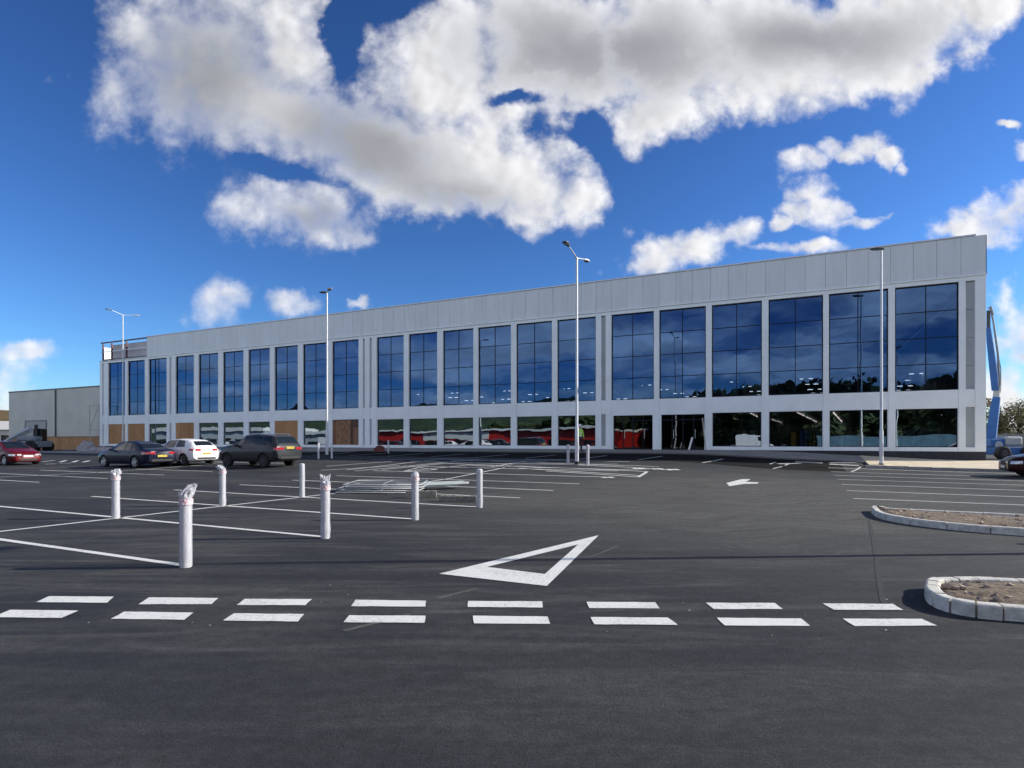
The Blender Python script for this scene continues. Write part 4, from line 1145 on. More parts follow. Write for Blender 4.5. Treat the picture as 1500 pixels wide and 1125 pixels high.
    if spec.get('rails'):
        for s in (1,-1):
            mb = MB(); a, c_ = spec['rails']; zr = interp(top, (a+c_)/2); yr = hw*interp(tw,(a+c_)/2)*.86
            mb.tube([(a, s*yr, interp(top,a)+.01),(a+.12, s*yr, zr+.055),((a+c_)/2, s*yr, zr+.07),(c_-.12, s*yr, interp(top,c_-.1)+.06),(c_, s*yr, interp(top,c_)+.01)], .018, 8); mb.build('roof_rail', CHR, body)
    return root
def paintm(name, c, metal=.3):
    m, n, b = principled(name); b.inputs['Base Color'].default_value = c4(c); b.inputs['Metallic'].default_value = metal; b.inputs['Roughness'].default_value = .32
    b.inputs['Coat Weight'].default_value = .22; b.inputs['Coat Roughness'].default_value = .05; b.inputs['Specular IOR Level'].default_value = .2
    tc = n.new('ShaderNodeTexCoord').outputs['Object']; sx = n.new('ShaderNodeSeparateXYZ'); n.L.new(tc, sx.inputs[0])
    f = n.math('MULTIPLY', n.ramp(n.math('ADD', sx.outputs[2], n.math('MULTIPLY', n.noise(tc, 3, 4), .3)), .5, .25), .10)
    n.L.new(n.mix(f, c, (.12,.11,.10)), b.inputs['Base Color'])
    return m
# x runs from tail (0) to nose (L)
SEDAN = dict(L=4.75, W=1.84, wr=.33, axles=(1.02, 3.86), top=[(0,.90),(.04,.98),(.55,1.05),(.62,1.07),(1.15,1.33),(1.6,1.43),(2.2,1.46),(2.75,1.42),(3.25,1.16),(3.55,.98),(3.9,.94),(4.45,.83),(4.7,.68),(4.75,.60)],
  sh=[(0,.86),(.1,.94),(1,.95),(3.4,.92),(3.9,.86),(4.45,.74),(4.75,.58)], tw=[(0,.80),(.6,.78),(1.2,.66),(2.2,.66),(2.8,.66),(3.5,.80),(4.75,.80)],
  plan=[(0,.80),(.06,.88),(.3,.96),(1,1.0),(3.8,1.0),(4.35,.94),(4.65,.83),(4.75,.70)], bot=[(0,.34),(.3,.24),(1,.19),(3.8,.19),(4.5,.20),(4.75,.26)],
  glass=((1.05,1.95,.30,.0),(2.02,3.25,.0,.42)), ws=(2.82,3.50), rw=(.66,1.20), fz=.62, rz=.82, pz=.60, pfz=.36, mirror=3.0, handles=(1.55,2.4), seams=(1.28,2.0,3.2), tl=.42, spokes=5)
HATCH = dict(L=4.35, W=1.82, wr=.325, axles=(.82, 3.50), top=[(0,.80),(.03,.98),(.12,1.10),(.50,1.36),(.8,1.44),(1.6,1.50),(2.3,1.47),(2.9,1.20),(3.25,1.02),(3.6,.97),(4.1,.84),(4.3,.70),(4.35,.60)],
  sh=[(0,.78),(.05,.92),(.8,1.0),(2.9,.93),(3.5,.88),(4.1,.75),(4.35,.58)], tw=[(0,.80),(.15,.74),(.5,.64),(1.6,.66),(2.4,.66),(3.2,.80),(4.35,.80)],
  plan=[(0,.80),(.06,.90),(.3,.98),(.8,1.0),(3.4,1.0),(3.95,.94),(4.25,.83),(4.35,.70)], bot=[(0,.32),(.3,.25),(.9,.19),(3.5,.19),(4.1,.20),(4.35,.26)],
  glass=((.75,1.55,.25,.0),(1.62,2.85,.0,.42)), ws=(2.35,3.18), rw=(.14,.48), fz=.66, rz=.88, pz=.62, pfz=.38, mirror=2.65, handles=(1.25,2.05), seams=(1.0,1.6,2.8), tl=.36, spokes=5)
SUV = dict(L=4.6, W=1.92, wr=.37, axles=(.93, 3.68), top=[(0,.95),(.03,1.12),(.10,1.25),(.36,1.60),(.7,1.68),(1.8,1.72),(2.5,1.68),(3.0,1.38),(3.3,1.20),(3.7,1.15),(4.3,1.04),(4.52,.88),(4.6,.72)],
  sh=[(0,.92),(.05,1.06),(.8,1.12),(2.9,1.08),(3.6,1.04),(4.3,.94),(4.6,.70)], tw=[(0,.84),(.12,.80),(.4,.72),(1.8,.72),(2.6,.72),(3.3,.84),(4.6,.82)],
  plan=[(0,.84),(.06,.92),(.3,.98),(.8,1.0),(3.7,1.0),(4.2,.95),(4.5,.85),(4.6,.74)], bot=[(0,.44),(.3,.34),(.9,.28),(3.7,.28),(4.3,.32),(4.6,.40)],
  glass=((.42,1.05,.14,.0),(1.13,1.95,.0,.0),(2.02,3.05,.0,.40)), ws=(2.55,3.26), rw=(.13,.35), fz=.84, rz=.99, pz=.98, pfz=.52, mirror=2.85, handles=(1.6,2.4), seams=(1.18,2.0,2.95), tl=.22, spokes=7, clad=.17, rails=(.6,2.5))
def heading(d): return math.atan2(d[1], d[0])
LEFT = (-UX, -UY); RIGHT = (UX, UY)
def place(spec, d, rear_px, front_px, side):
    """put the car so that the near tyres' contact points fall near the two photo pixels"""
    a, b_ = gp(*rear_px), gp(*front_px)
    hd = (b_-a); hd.z = 0; ang = math.atan2(hd.y, hd.x); mid = (a+b_)/2
    f = Vector((math.cos(ang), math.sin(ang), 0)); s = Vector((-f.y, f.x, 0))*side      # side +1: camera sees the car's left
    print('CAR wheelbase', round(hd.length,2), 'spec', spec['axles'][1]-spec['axles'][0], 'ang', round(math.degrees(ang),1))
    c = mid - s*(spec['W']/2-.1) - f*((spec['axles'][0]+spec['axles'][1])/2)
    c.z = g(*(mid - s*spec['W']/2)[:2])
    return c, ang
def car_at(label, spec, paint, rear_px, side, d, **k):
    a = gp(*rear_px); ang = heading(d); f = Vector((math.cos(ang), math.sin(ang), 0)); s = Vector((-f.y, f.x, 0))*side
    c = a - s*(spec['W']/2-.1) - f*spec['axles'][0]
    mid = c+f*spec['L']/2; c.z = g(mid.x, mid.y)
    z1 = g(*(c+f*spec['axles'][0])[:2]); z2 = g(*(c+f*spec['axles'][1])[:2])
    r = car(label, spec, paint, c, ang, **k)
    r.location.z = z1 - (z2-z1)/(spec['axles'][1]-spec['axles'][0])*spec['axles'][0]
    r.rotation_euler = (0, -math.atan2(z2-z1, spec['axles'][1]-spec['axles'][0]), ang)
    return r
car_at('dark navy saloon with multi spoke wheels parked left of the white hatchback', SEDAN, paintm('navy_paint', (.005,.009,.028), .1), (199,686.5), 1, LEFT)
SEDAN_CAR = bpy.data.objects['parked_car']
car_at('white hatchback parked between the navy saloon and the grey off roader', HATCH, paintm('white_paint', (.80,.80,.80), 0), (270,682.5), 1, LEFT)
car_at('dark grey off roader with roof rails and black wheels, rightmost of the parked row', SUV, paintm('grey_paint', (.032,.034,.038), .2), (387,686), 1, LEFT, rim=RIMD)
rc = gp(52, 678)
ang = heading(RIGHT)
f = Vector((math.cos(ang), math.sin(ang), 0))
car_at('red hatchback cut off by the left edge of the picture', dict(HATCH, pfz=.52), paintm('red_paint', (.11,.004,.010), .1), (-24,681), -1, RIGHT)
nose = gp(1477, 699); ang = heading(LEFT); f = Vector((math.cos(ang), math.sin(ang), 0)); s_ = Vector((-f.y, f.x, 0))
c = nose - f*4.72 - s_*.55; c.z = g(c.x+f.x*3.8, c.y+f.y*3.8)
car('dark maroon car nosing in at the right edge of the picture', dict(SEDAN), paintm('maroon_paint', (.035,.008,.009)), c, ang)
# ------------------------------------------------------------------ vegetation
def leafmat(name, cols):
    m, n, b = principled(name); rnd = n.new('ShaderNodeNewGeometry').outputs['Random Per Island']
    cr = n.new('ShaderNodeValToRGB'); n.L.new(rnd, cr.inputs[0]); e = cr.color_ramp.elements
    e[0].color = c4(cols[0]); e[1].color = c4(cols[-1]); e[0].position = 0; e[1].position = 1
    for i, c_ in enumerate(cols[1:-1]): q = e.new((i+1)/(len(cols)-1)); q.color = c4(c_)
    n.L.new(cr.outputs[0], b.inputs['Base Color']); b.inputs['Roughness'].default_value = .75
    return m
AUT = leafmat('autumn_leaves', [(.045,.07,.015),(.07,.09,.02),(.16,.08,.025),(.08,.10,.02),(.20,.13,.035),(.05,.075,.02)])
GRN = leafmat('dark_green_leaves', [(.025,.045,.015),(.05,.08,.026),(.07,.09,.03)])
BARK = mat('bark', (.08,.06,.045), .95, var=.3, vscale=8)
def tree(name, loc, H, W, lm, label, group, seed, nl=2600, ls=.16, trunk=.28):
    rr = random.Random(seed); root = empty(name, loc); tag(root, label, 'tree', group)
    mb = MB(); mb.tube([(0,0,-.2),(.05,0,H*.25),(.0,.06,H*.55),(0,0,H*.85)], [H*.03,H*.024,H*.014,H*.004], 8)
    cl = []
    for i in range(16):
        a = rr.random()*6.28; z = H*rr.uniform(trunk+.08,.9); q = W*.5*rr.uniform(.2,.8)*(1-.5*abs(z/H-.5)); p = Vector((q*math.cos(a), q*math.sin(a), z)); cl.append((p, W*rr.uniform(.14,.26)))
        mb.tube([(0,0,z*.55), tuple(p*.5+Vector((0,0,z*.35))), tuple(p)], [H*.012,H*.007,H*.003], 5)
    mb.build('trunk', BARK, root)
    mb = MB()
    for i in range(nl):
        p, q = cl[rr.randrange(len(cl))]
        d = Vector((rr.gauss(0,1), rr.gauss(0,1), rr.gauss(0,.8))).normalized()*q*rr.random()**.35
        c_ = p+d; s_ = ls*rr.uniform(.6,1.3)
        u_ = Vector((rr.gauss(0,1), rr.gauss(0,1), rr.gauss(0,1))).normalized(); w_ = u_.orthogonal().normalized()
        mb.poly([c_-u_*s_, c_-w_*s_*.6, c_+u_*s_, c_+w_*s_*.6])
    mb.build('crown', lm, root)
    return root
def at(px, Y, z=0): return Vector(((px-HX)/F*Y, Y, z))
for i, (px, Y, H, W, lab) in enumerate(((1466,64,6.0,4.6,'russet autumn tree nearest the blue boom lift behind the grey fence'),(1492,68,6.6,5.2,'golden autumn tree at the right edge behind the grey fence'),(1520,66,6.2,5.0,'autumn tree just outside the right edge behind the grey fence'),(1440,80,5.0,5.0,'low autumn tree hidden behind the right corner of the shop'))):
    p = at(px, Y); p.z = .3
    tree('autumn_tree', p, H, W, AUT, lab, 'autumn trees behind the right hand fence', 20+i, 3600, .13, .12)
# grey timber fence on the right
FEN = mat('weathered_fence_boards', (.24,.235,.225), .9, var=.2, vscale=6)
A = at(1436, 58); B = at(1560, 56); A.z = g(A.x, A.y); d = B-A; L = Vector((d.x,d.y,0)).length
root = empty('board_fence', (A.x, A.y, g(A.x,A.y)), math.atan2(d.y, d.x)); tag(root, 'grey weathered board fence behind the blue boom lift', 'fence')
mb = MB(); x = 0; rr = random.Random(9)
while x < L: mb.box(x, x+.14, 0, .025, -.1, 1.85+rr.uniform(-.02,.02)); x += .15
mb.build('boards', FEN, root)
mb = MB(); mb.box(0,L,.03,.08,.3,.4); mb.box(0,L,.03,.08,1.45,1.55); mb.build('rail', FEN, root)
for i in range(4):
    mb = MB(); mb.box(i*L/3.2,i*L/3.2+.12,.09,.2,-.1,1.95); mb.build('post', FEN, root)
# ------------------------------------------------------------------ blue boom lift at the right corner
BLUE = mat('lift_blue', (.010,.085,.29), .6, coat=0, var=.08, dirt=.2); WHT = mat('lift_white', (.30,.32,.34), .55, var=.06, dirt=.3); DK = mat('dark_machine_metal', (.03,.03,.033), .6, var=.2)
LY = 37.5
def lw(px, py): return Vector(((px-HX)/F*LY, LY, top_z(py, LY)))
base = lw(1466, 670); base.z = g(base.x, base.y)
root = empty('boom_lift', base); tag(root, 'blue boom lift with its arm raised beside the right corner of the shop', 'boom lift')
def loc(px, py, dy_=0): q = lw(px, py)-base; q.y += dy_; return tuple(q)
mb = MB(); a = loc(1443,671); c_ = loc(1482,657)
mb.box(a[0], c_[0]-.1, -1.0, .9, .30, .78); mb.build('chassis', BLUE, root, bevel=.04)
for x in (a[0]+.25, c_[0]+.12):
    for y in (-1.05, .95):
        mb = MB(); mb.tube([(x,y-.18,.42),(x,y-.14,.42),(x,y+.14,.42),(x,y+.18,.42)], [.34,.42,.42,.34], 24); w_ = mb.build('wheel', RUB, root, sharp=40)
        mb = MB(); mb.tube([(x,y-.19,.42),(x,y+.19,.42)], .2, 16); mb.build('rim', DK, w_)
mb = MB(); a = loc(1461,659); c_ = loc(1485,642); mb.box(a[0], c_[0], -.7, .7, .86, 1.45); mb.build('counterweight', WHT, root, bevel=.12)
mb = MB(); a = loc(1441,657); c_ = loc(1462,648); mb.box(a[0], c_[0]-.05, -.6, .6, .80, 1.3); mb.build('turret', BLUE, root, bevel=.05)
mb = MB(); a = loc(1451,652,-.62); mb.tube([a,(a[0],a[1]-.04,a[2])], .24, 20); mb.build('emblem_plate', WHT, root)
def beam(name, pts, w, mt, par=root):
    mb = MB(); mb.tube([loc(*p) for p in pts], w, 4, smooth=False); return mb.build(name, mt, par)
lb = beam('lower_boom', [(1451,650),(1457,600),(1460,582)], [.36,.32,.26], BLUE)
beam('knuckle', [(1459,584),(1461,566)], .22, WHT)
ub = beam('upper_boom', [(1458,572),(1456,548),(1450,500),(1448,480)], [.24,.27,.22,.16], BLUE)
beam('upper_boom', [(1448,484),(1448,455)], .13, DK)
beam('telescopic_arm', [(1464,575),(1462,520),(1455,470),(1451,452)], [.10,.085,.07,.06], WHT)
beam('tip_link', [(1448,452),(1451,449),(1455,462)], .09, WHT)
beam('hydraulic_cylinder', [(1460,566),(1458,546)], .16, mat('rust_brown', (.08,.03,.02), .6))
beam('hydraulic_hose', [(1466,572),(1466,540),(1459,500),(1455,468)], .03, DK)
# ------------------------------------------------------------------ left side: telehandler, barriers, bags
TY = 58
def tw_(px, py): return Vector(((px-HX)/F*TY, TY, top_z(py, TY)))
base = tw_(42, 657); base.z = g(base.x, base.y)
root = empty('telehandler', base); tag(root, 'grey telehandler with its boom lowered to the left by the warehouse wall', 'telehandler')
GRY = mat('machine_grey', (.20,.23,.26), .45, var=.1, dirt=.2)
def lc(px, py, dy_=0): q = tw_(px, py)-base; return Vector((q.x, q.y+dy_, q.z))
mb = MB(); a = lc(32,655); c_ = lc(66,640); mb.box(a.x, c_.x, -1.1, 1.0, .45, 1.05); mb.build('chassis', GRY, root, bevel=.08)
mb = MB(); mb.box(a.x+.2, c_.x-.2, -.9, .0, 1.06, 1.55); mb.build('engine_cover', GRY, root, bevel=.15)
mb = MB(); mb.box(lc(47,640).x, lc(54,640).x+.3, .1, .95, 1.06, 2.3); mb.build('cab', CGL, root, bevel=.08)
mb = MB(); mb.tube([lc(53,640), lc(53,622)], .14, 8); mb.build('exhaust_stack', DK, root)
mb = MB(); mb.tube([lc(9,648,-.2), lc(30,637,-.2), lc(47,629,-.2)], [.18,.26,.30], 4, smooth=False); mb.build('boom', mat('pale_machine', (.42,.46,.46), .5, var=.1), root)
for x in (a.x+.45, c_.x-.5):
    for y in (-1.1, 1.0):
        mb = MB(); mb.tube([(x,y-.2,.55),(x,y-.15,.55),(x,y+.15,.55),(x,y+.2,.55)], [.45,.55,.55,.45], 22); mb.build('wheel', RUB, root, sharp=40)
REDW = mat('barrier_plastic', (.45,.12,.12), .5, var=.1); 
for i, (px, lab) in enumerate(((45,'pink and white barrier left of the other one in front of the telehandler'),(58,'pink and white barrier at the left end of the timber hoarding'))):
    p = gp(px, 661); root = empty('site_barrier', p, .3); tag(root, lab, 'barrier', 'site barriers by the warehouse')
    for s in (-.45,.45):
        mb = MB(); mb.box(s-.03,s+.03,-.03,.03,0,1.05); mb.build('post', mat('barrier_white', (.6,.6,.6), .5), root)
    mb = MB(); mb.box(-.42,.42,-.015,.015,.72,.92); mb.box(-.42,.42,-.015,.015,.35,.5); mb.build('board', REDW, root)
BAGM = mat('bulk_bag_fabric', (.36,.33,.33), .9, var=.2, vscale=5, bump=.5, bscale=12)
for i, (px, py, w, h, lab) in enumerate(((127,661,1.45,.95,'tallest pale bulk bag slumped before the timber hoarding'),(141,661.5,1.2,.42,'flat half empty bulk bag beside the tallest one'),(155,661.5,1.5,.45,'low lumpy bulk bag nearest the white shop corner'))):
    p = gp(px, py); root = empty('bulk_bag', p); tag(root, lab, 'bulk bag', 'bulk bags by the hoarding')
    mb = MB(); rows = []
    for j in range(9):
        f = j/8; row = []
        for k in range(24):
            a_ = 2*math.pi*k/24; nz = mnoise.noise(Vector((math.cos(a_)*1.5+i*9, math.sin(a_)*1.5, f*2)))
            q = w*.5*(1+.25*nz)*math.sqrt(max(0, 1-(f*.98)**2.4)); row.append((q*math.cos(a_)*1.1, q*math.sin(a_)*.8, h*f*(1+.12*nz)))
        rows.append(row)
    mb.grid(rows, 0, True); mb.build('sack', BAGM, root)
    mb = MB(); mb.tube([(-.3*w,-.1,h*.75),(-.15*w,-.25,h*1.08),(.05*w,-.15,h*.9)], .02, 6); mb.build('strap', mat('bag_strap', (.5,.5,.5), .8), root)
# low house and brown slope glimpsed past the warehouse's left end
p = at(-14, 96); root = empty('low_house', (p.x, p.y, .3), .2); tag(root, 'cream low house glimpsed at the left edge beyond the warehouse', 'house')
mb = MB(); mb.box(-4,4.0,0,6,-.5,3.2); mb.build('wall', mat('cream_render', (.62,.60,.52), .8, var=.05), root)
mb = MB(); mb.quad((-4.3,-.4,3.1),(4.3,-.4,3.1),(4.0,3,4.6),(-4,3,4.6)); mb.quad((4.3,6.4,3.1),(-4.3,6.4,3.1),(-4,3,4.6),(4.0,3,4.6)); mb.poly([(4.0,0,3.2),(4.0,6,3.2),(4.0,3,4.6)]); mb.build('roof', mat('pale_roof', (.50,.49,.47), .7), root)
mb = MB(); mb.box(1.5,2.6,-.02,.0,1.0,2.2); mb.build('window', CGL, root)
HILL_M, n, b = principled('hillside_heather')
pos = n.new('ShaderNodeNewGeometry').outputs['Position']
n.L.new(n.mix(n.ramp(n.noise(pos, .06, 6, .65), .4, .6), (.13,.075,.025), (.05,.06,.02)), b.inputs['Base Color']); b.inputs['Roughness'].default_value = .95
def ridge(name, pts, base_drop, mt, seed, rough=3, spread=60):
    """pts: (X, Y, height) crest line; slopes fall away on both sides"""
    mb = MB(); rows = [[], [], [], [], []]
    pts2 = []
    for (a, c_) in zip(pts, pts[1:]):
        for i in range(8): pts2.append(tuple(a[k]+(c_[k]-a[k])*i/8 for k in range(3)))
    pts2.append(pts[-1])
    for x, y, z in pts2:
        d = Vector((x, y)).normalized(); zn = z+mnoise.noise(Vector((x*.03, y*.03, seed)))*rough+mnoise.noise(Vector((x*.12, y*.12, seed)))*rough*.4
        for k, (o, f) in enumerate(((-spread,0),(-spread*.4,.55),(0,1),(spread*.5,.6),(spread,0))):
            rows[k].append((x+d.x*o, y+d.y*o, -1+(zn+1)*f))
    mb.grid(rows); tag(mb.build(name, mt), kind='structure')
ridge('far_hillside', [(-420,330,9),(-340,340,17),(-290,350,19),(-240,370,12),(-150,400,4)], 0, HILL_M, 1)
# ------------------------------------------------------------------ what the shop windows mirror: the far side of the car park
CU = Vector((BX,BY)).dot(Vector((VX,VY)))
def virt(px, Y, z=0):
    """the real place whose mirror image in the facade appears at photo column px and depth Y"""
    X = (px-HX)/F*Y; v = VX*X+VY*Y; u = UX*X+UY*Y; v = 2*CU-v
    x, y = to_xy(u, v); return Vector((x, y, z))
REDP = mat('red_shop_cladding', (.42,.018,.015), .5, var=.1, vscale=.4); WROOF = mat('white_eaves', (.75,.75,.72), .6)
def unit(px0, Y0, px1, Y1, H, band, label, mt, sign=None):
    A = virt(px0, Y0); B = virt(px1, Y1); d = B-A; L = d.length; ang = math.atan2(d.y, d.x)
    root = empty('retail_unit', A, ang); tag(root, label, 'building', 'shop units across the car park')
    # which side faces the facade
    nrm = Vector((-d.y, d.x, 0)).normalized(); s = 1 if nrm.dot(Vector((VX,VY,0))) > 0 else -1
    bx_ = lambda x0,x1,y0,y1,z0,z1: (x0,x1,*sorted((s*y0,s*y1)),z0,z1)
    mb = MB(); mb.box(*bx_(0,L,-20,0,-.2,H)); mb.build('wall', mt, root)
    mb = MB(); mb.box(*bx_(-.3,L+.3,-20.5,1.0,H+.003,H+band)); mb.build('roof', WROOF, root)
    k = int(L/7)
    for i in range(k):
        mb = MB(); mb.box(*bx_(L*i/k+.8,L*(i+1)/k-1.2,.01,.06,.1,H*.45)); mb.build('window', CGL, root)
    if sign:
        mb = MB(); mb.box(*bx_(L*sign[0],L*sign[1],.01,.14,H*.5,H*.93)); sg = mb.build('sign_board', mat('pale_sign', (.62,.62,.60), .5, var=.05), root)
    return root
unit(548, 150, 745, 132, 3.8, .4, 'red fronted shop unit with a pale sign board across the car park', REDP, (.40,.86))
unit(752, 131, 905, 116, 3.8, .4, 'plain red shop unit with white eaves across the car park', REDP)
unit(395, 175, 538, 156, 3.6, .8, 'low pale grey shop unit at the far side of the car park', mat('pale_unit', (.42,.46,.47), .6, var=.1), None)
unit(225, 210, 388, 180, 4.6, 1.2, 'low white shop unit farthest along the car park', mat('white_unit', (.50,.54,.55), .6, var=.1), None)
for i, (px, Y, H, W) in enumerate(((815,165,11,12),(850,150,13,13),(885,150,12,11),(930,140,13,14),(965,132,12,11),(1000,125,12,11),(1035,120,15,12),(1070,112,14,12),(1105,110,15,13),(1140,105,15,12),(1175,102,16,13),(1215,98,13,12),(1252,96,15,10),(1300,94,12,11),(1345,92,14,12),(1390,90,15,13),(1430,90,13,12),(780,170,9,12),(740,175,9,13))):
    p = virt(px, Y); 
    if i == 0: T0 = tree('background_tree', p, 13, 12.5, GRN, 'dark broad tree across the car park seen only mirrored in the windows', 'dark trees across the car park', 50, 2600, .75, .10); r_ = T0
    else: r_ = copy_tree(T0); r_.location = p
    r_.scale = (W/12.5, W/12.5, H*.72/13); r_.rotation_euler = (0,0,i*1.3)
DGR, n, b = principled('wooded_slope')
pos = n.new('ShaderNodeNewGeometry').outputs['Position']
n.L.new(n.mix(n.ramp(n.noise(pos, .25, 6, .7), .4, .6), (.012,.03,.014), (.03,.06,.022)), b.inputs['Base Color']); b.inputs['Roughness'].default_value = .95
rp = []
for px, h in ((130,6),(200,10),(260,14),(320,11),(380,15),(440,19),(500,14),(560,13),(620,19),(680,18),(740,17),(800,22),(900,20)):
    q = virt(px, 330); rp.append((q.x, q.y, h*1.12))
ridge('wooded_hill', rp, 0, DGR, 5, 3, 55)
# timber hoarding across the site opposite the right hand windows
hp = virt(1195, 88); hq = virt(1420, 80); d = hq-hp
root = empty('site_hoarding', hp, math.atan2(d.y,d.x)); tag(root, 'pale blue green site hoarding across the car park, mirrored in the right hand windows', 'hoarding')
mb = MB(); x = 0
while x < d.length: mb.box(x, x+1.18, -.03, .03, 0, 2.4); x += 1.2
mb.build('panels', mat('blue_green_panels', (.10,.20,.26), .6, var=.2, vscale=1), root)
# white van mirrored beside the timber doorway
def simple_van(px, Y, label):
    p = virt(px, Y); root = empty('parked_van', p, -.45); tag(root, label, 'van')
    prof = [(0,.35),(0,2.1),(.15,2.35),(3.6,2.35),(4.3,1.45),(5.2,1.15),(5.35,.9),(5.35,.35)]
    mb = MB(); 
    for s in (1,-1): mb.poly([(x, s*.95, z) for x, z in (prof if s < 0 else prof[::-1])])
    for (x0,z0),(x1,z1) in zip(prof, prof[1:]+prof[:1]): mb.quad((x0,-.95,z0),(x0,.95,z0),(x1,.95,z1),(x1,-.95,z1))
    bd = mb.build('body', paintm('van_white', (.8,.8,.8), 0), root, merge=True, bevel=.05)
    mb = MB(); mb.quad((3.66,-.8,2.30),(3.66,.8,2.30),(4.28,.85,1.51),(4.28,-.85,1.51)); o = mb.build('windscreen', CGL, bd); o.location = (.03,0,.03)
    for s in (1,-1):
        mb = MB(); mb.poly([(3.0,s*.956,1.4),(4.1,s*.956,1.4),(3.6,s*.956,2.1),(3.0,s*.956,2.1)]); mb.build('side_window', CGL, bd)
        for x in (.95, 4.35):
            mb = MB(); mb.tube([(x,s*.97,.34),(x,s*.72,.34)], .34, 20); mb.build('wheel', RUB, root)
simple_van(470, 118, 'white panel van across the car park, mirrored beside the timber doorway')
simple_van(1078, 92, 'white panel van across the car park, mirrored right of the entrances')
cars_ = [o for o in bpy.data.objects if o.parent is None and o.name.startswith('parked_car')]
cars_.sort(key=lambda o: o.name)
for i, (px, Y, k, rz, lab) in enumerate(((580,118,0,.3,'far dark saloon across the car park, mirrored in the first red reflecting window'),(668,112,1,2.9,'far white hatchback across the car park, mirrored under the pale sign'),(716,108,2,.2,'far grey off roader across the car park, mirrored right of the pale sign'),(792,102,0,3.3,'far dark saloon across the car park, mirrored left of the central lamp column'),(865,98,3,.1,'far red hatchback across the car park, mirrored right of the central lamp column'),(300,150,2,.4,'far grey off roader across the car park, mirrored behind the white hatchback'),(350,145,1,3.0,'far white hatchback across the car park, mirrored above the grey off roader'))):
    r_ = copy_tree(cars_[k]); r_.location = virt(px, Y); r_.rotation_euler = (0,0,rz-.6); tag(r_, lab, 'car', 'cars parked far across the car park')
# ------------------------------------------------------------------ worker in a bright jacket by the shop front
SKIN = mat('skin', (.45,.27,.19), .6); HIV = mat('hi_vis_jacket', (.42,.75,.10), .6, var=.06); NAVY = mat('navy_trousers', (.02,.025,.04), .8); HELM = mat('white_helmet', (.75,.75,.75), .35); BOOT = mat('work_boots', (.05,.035,.02), .8)
REFL = mat('reflective_tape', (.6,.6,.6), .3, .3)
def skinned(name, verts, edges, radii, mt, parent, sub=2):
    me = bpy.data.meshes.new(name); me.from_pydata(verts, edges, []); o = bpy.data.objects.new(name, me); link(o)
    o.modifiers.new('s', 'SKIN').use_smooth_shade = True
    for i, r in enumerate(radii): me.skin_vertices[0].data[i].radius = (r, r*.85) if not isinstance(r, tuple) else r
    me.skin_vertices[0].data[0].use_root = True
    sb = o.modifiers.new('d', 'SUBSURF'); sb.levels = sub; sb.render_levels = sub
    bpy.context.view_layer.update()
    nm = bpy.data.meshes.new_from_object(o.evaluated_get(bpy.context.evaluated_depsgraph_get()))
    nm.materials.clear(); nm.materials.append(mt); o.modifiers.clear(); o.data = nm; o.parent = parent
    for p in nm.polygons: p.use_smooth = True
    return o
PY_ = 38.6; pp = Vector(((849-HX)/F*PY_, PY_, 0)); pp.z = g(pp.x, pp.y)+.075
root = empty('person', pp, .5); tag(root, 'person in green hi vis jacket and dark trousers standing behind the central lamp column', 'person')
V = [(0,0,.95),(0,0,1.15),(0,0,1.38),(0,-.01,1.50),(0,-.02,1.60),(0,-.02,1.72),
     (-.19,0,1.42),(-.27,-.03,1.15),(-.22,-.18,.98),(-.19,-.26,.96),(.19,0,1.42),(.28,.02,1.15),(.27,-.08,.92),(.27,-.11,.84),
     (-.10,0,.88),(-.12,-.02,.50),(-.13,.03,.10),(-.14,-.12,.04),(.10,0,.88),(.13,-.03,.50),(.14,.02,.10),(.16,-.12,.04)]
Ed = [(0,1),(1,2),(2,3),(3,4),(4,5),(2,6),(6,7),(7,8),(8,9),(2,10),(10,11),(11,12),(12,13),(0,14),(14,15),(15,16),(16,17),(0,18),(18,19),(19,20),(20,21)]
Rr = [.14,.14,.15,.055,.085,.08,.06,.045,.033,.03,.06,.045,.033,.03,.10,.065,.045,.04,.10,.065,.045,.04]
bodyo = skinned('body', V, Ed, Rr, SKIN, root)
skinned('jacket', [V[i] for i in (0,1,2,6,7,8,10,11,12)]+[(0,-.01,1.47)], [(0,1),(1,2),(2,3),(3,4),(4,5),(2,6),(6,7),(7,8),(2,9)], [.185,.18,.185,.085,.075,.055,.085,.075,.055,.075], HIV, root)
skinned('trousers', [V[i] for i in (0,14,15,16,18,19,20)], [(0,1),(1,2),(2,3),(0,4),(4,5),(5,6)], [.155,.115,.085,.068,.115,.085,.068], NAVY, root)
skinned('boots', [V[16],V[17],(-.14,-.2,.04)], [(0,1),(1,2)], [.058,.055,.045], BOOT, root)
skinned('boots', [V[20],V[21],(.17,-.2,.04)], [(0,1),(1,2)], [.058,.055,.045], BOOT, root)
mb = MB(); rows = []
for j, (z, q) in enumerate(((1.66,.135),(1.70,.118),(1.76,.105),(1.81,.07),(1.83,.005))): rows.append([(q*math.cos(2*math.pi*k/20), -.02+q*1.15*math.sin(2*math.pi*k/20), z) for k in range(20)])
mb.grid(rows, 0, True); mb.build('hard_hat', HELM, root)
mb = MB()
for z in (1.02, 1.20): mb.grid([[(.205*math.cos(2*math.pi*k/24), .175*math.sin(2*math.pi*k/24), z+dz_) for k in range(24)] for dz_ in (0,.05)], 0, True)
mb.build('reflective_band', REFL, root)
for s in (-.035,.035):
    mb = MB(); mb.tube([(s,-.10,1.655),(s,-.108,1.655)], .011, 8); mb.build('eye', mat('eye', (.05,.04,.03), .3), bodyo)
mb = MB(); mb.tube([(0,-.098,1.64),(0,-.125,1.615)], [.008,.016], 6); mb.build('nose', SKIN, bodyo)
mb = MB(); mb.box(-.025,.025,-.104,-.098,1.575,1.583); mb.build('mouth', mat('lips', (.30,.12,.10), .6), bodyo)
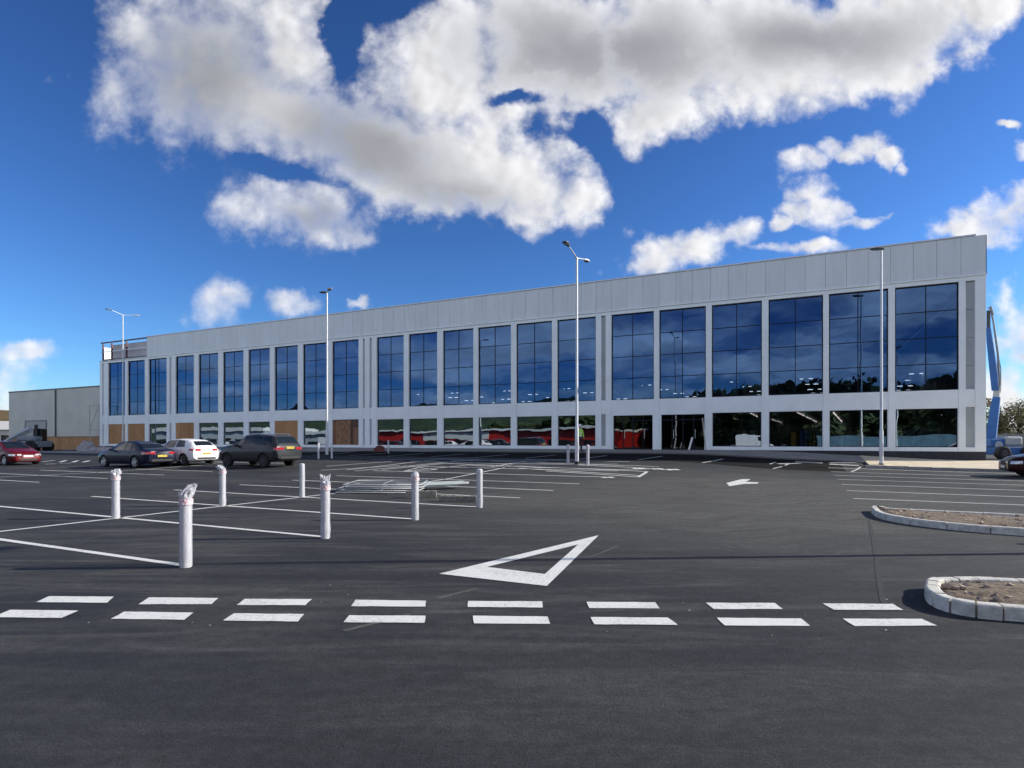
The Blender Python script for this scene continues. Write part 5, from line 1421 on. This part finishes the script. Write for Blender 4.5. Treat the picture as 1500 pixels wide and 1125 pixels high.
# ------------------------------------------------------------------ odds and ends in front of the shop
STL = mat('stainless_steel', (.45,.46,.47), .35, .8)
for px, py, top_, lab in ((569,664,645.5,'tallest steel bollard on the crossing before the first red reflecting window'),(601,657.5,646,'steel bollard in the middle of the three on the crossing'),(637,656.5,645.5,'rightmost steel bollard on the crossing near the shop front')):
    p = gp(px, py, .02); h = top_z(top_, p.y)-p.z
    root = empty('steel_bollard', p); tag(root, lab, 'bollard', 'slim steel bollards on the crossing')
    mb = MB(); mb.tube([(0,0,0),(0,0,h)], .055, 14); mb.build('post', STL, root, sharp=40)
    mb = MB(); mb.tube([(0,0,h),(0,0,h+.02),(0,0,h+.035)], [.06,.055,.02], 14); mb.build('cap', STL, root)
p = gp(556, 662, .02); root = empty('rubble_bag', p); tag(root, 'small dark red heap of bagged rubble left of the steel bollards', 'bag')
mb = MB(); rows = [[(.45*(1+.3*mnoise.noise(Vector((math.cos(a_),math.sin(a_),j*.7))))*math.cos(a_)*math.cos(j*.38), .35*math.sin(a_)*math.cos(j*.38), .5*math.sin(j*.38)) for a_ in [2*math.pi*k/20 for k in range(20)]] for j in range(5)]
mb.grid(rows, 0, True); mb.build('sack', mat('red_brown_sack', (.12,.035,.03), .9, var=.3), root)
def leaning(name, label, px0, py0, px1, py1, off, w, mt):
    r = (px0-HX)/F; nrm = Vector((VX,VY)); Y = (Vector((BX,BY)).dot(nrm)-off)/Vector((r,1)).dot(nrm); a = Vector((r*Y, Y, 1.0))
    r1 = (px1-HX)/F; Y1 = (Vector((BX,BY)).dot(nrm)-.12)/Vector((r1,1)).dot(nrm); b_ = Vector((r1*Y1, Y1, top_z(py1, Y1)))
    mb = MB(); mb.tube([(0,0,0), tuple(b_-a)], w, 4, smooth=False); o = mb.build(name, mt); o.location = a; tag(o, label, 'plank'); return o
leaning('plank', 'short white plank leaning against the right hand entrance', 1009, 658, 1014, 641, .5, .07, WROOF)
leaning('tall_plank', 'tall thin pale batten leaning at the right edge of the second entrance', 1034, 659, 1029, 612, .35, .035, mat('pale_batten', (.45,.42,.36), .7))
# thin cable hanging off the left corner of the shop
mb = MB(); q0 = Matrix.Translation((BX,BY,0)) @ Matrix.Rotation(bang,4,'Z')
mb.tube([q0 @ Vector((-81.4,-.9,z)) for z in (.4,3,5.6)], .03, 6); mb.tube([q0 @ Vector((-79.6,-.9,z)) for z in (.4,3,5.6)], .03, 6)
mb.tube([q0 @ Vector((x,-.9,5.6)) for x in (-81.5,-79.5)], .03, 6); mb.tube([q0 @ Vector((x,-.9,2.8)) for x in (-81.5,-79.5)], .03, 6); mb.tube([q0 @ Vector((-81.4,-.9,2.8)), q0 @ Vector((-79.6,-.9,5.6))], .025, 6)
tag(mb.build('scaffold_tubes', GALV), 'thin grey scaffold tubes standing at the far left corner of the white shop', 'scaffolding')
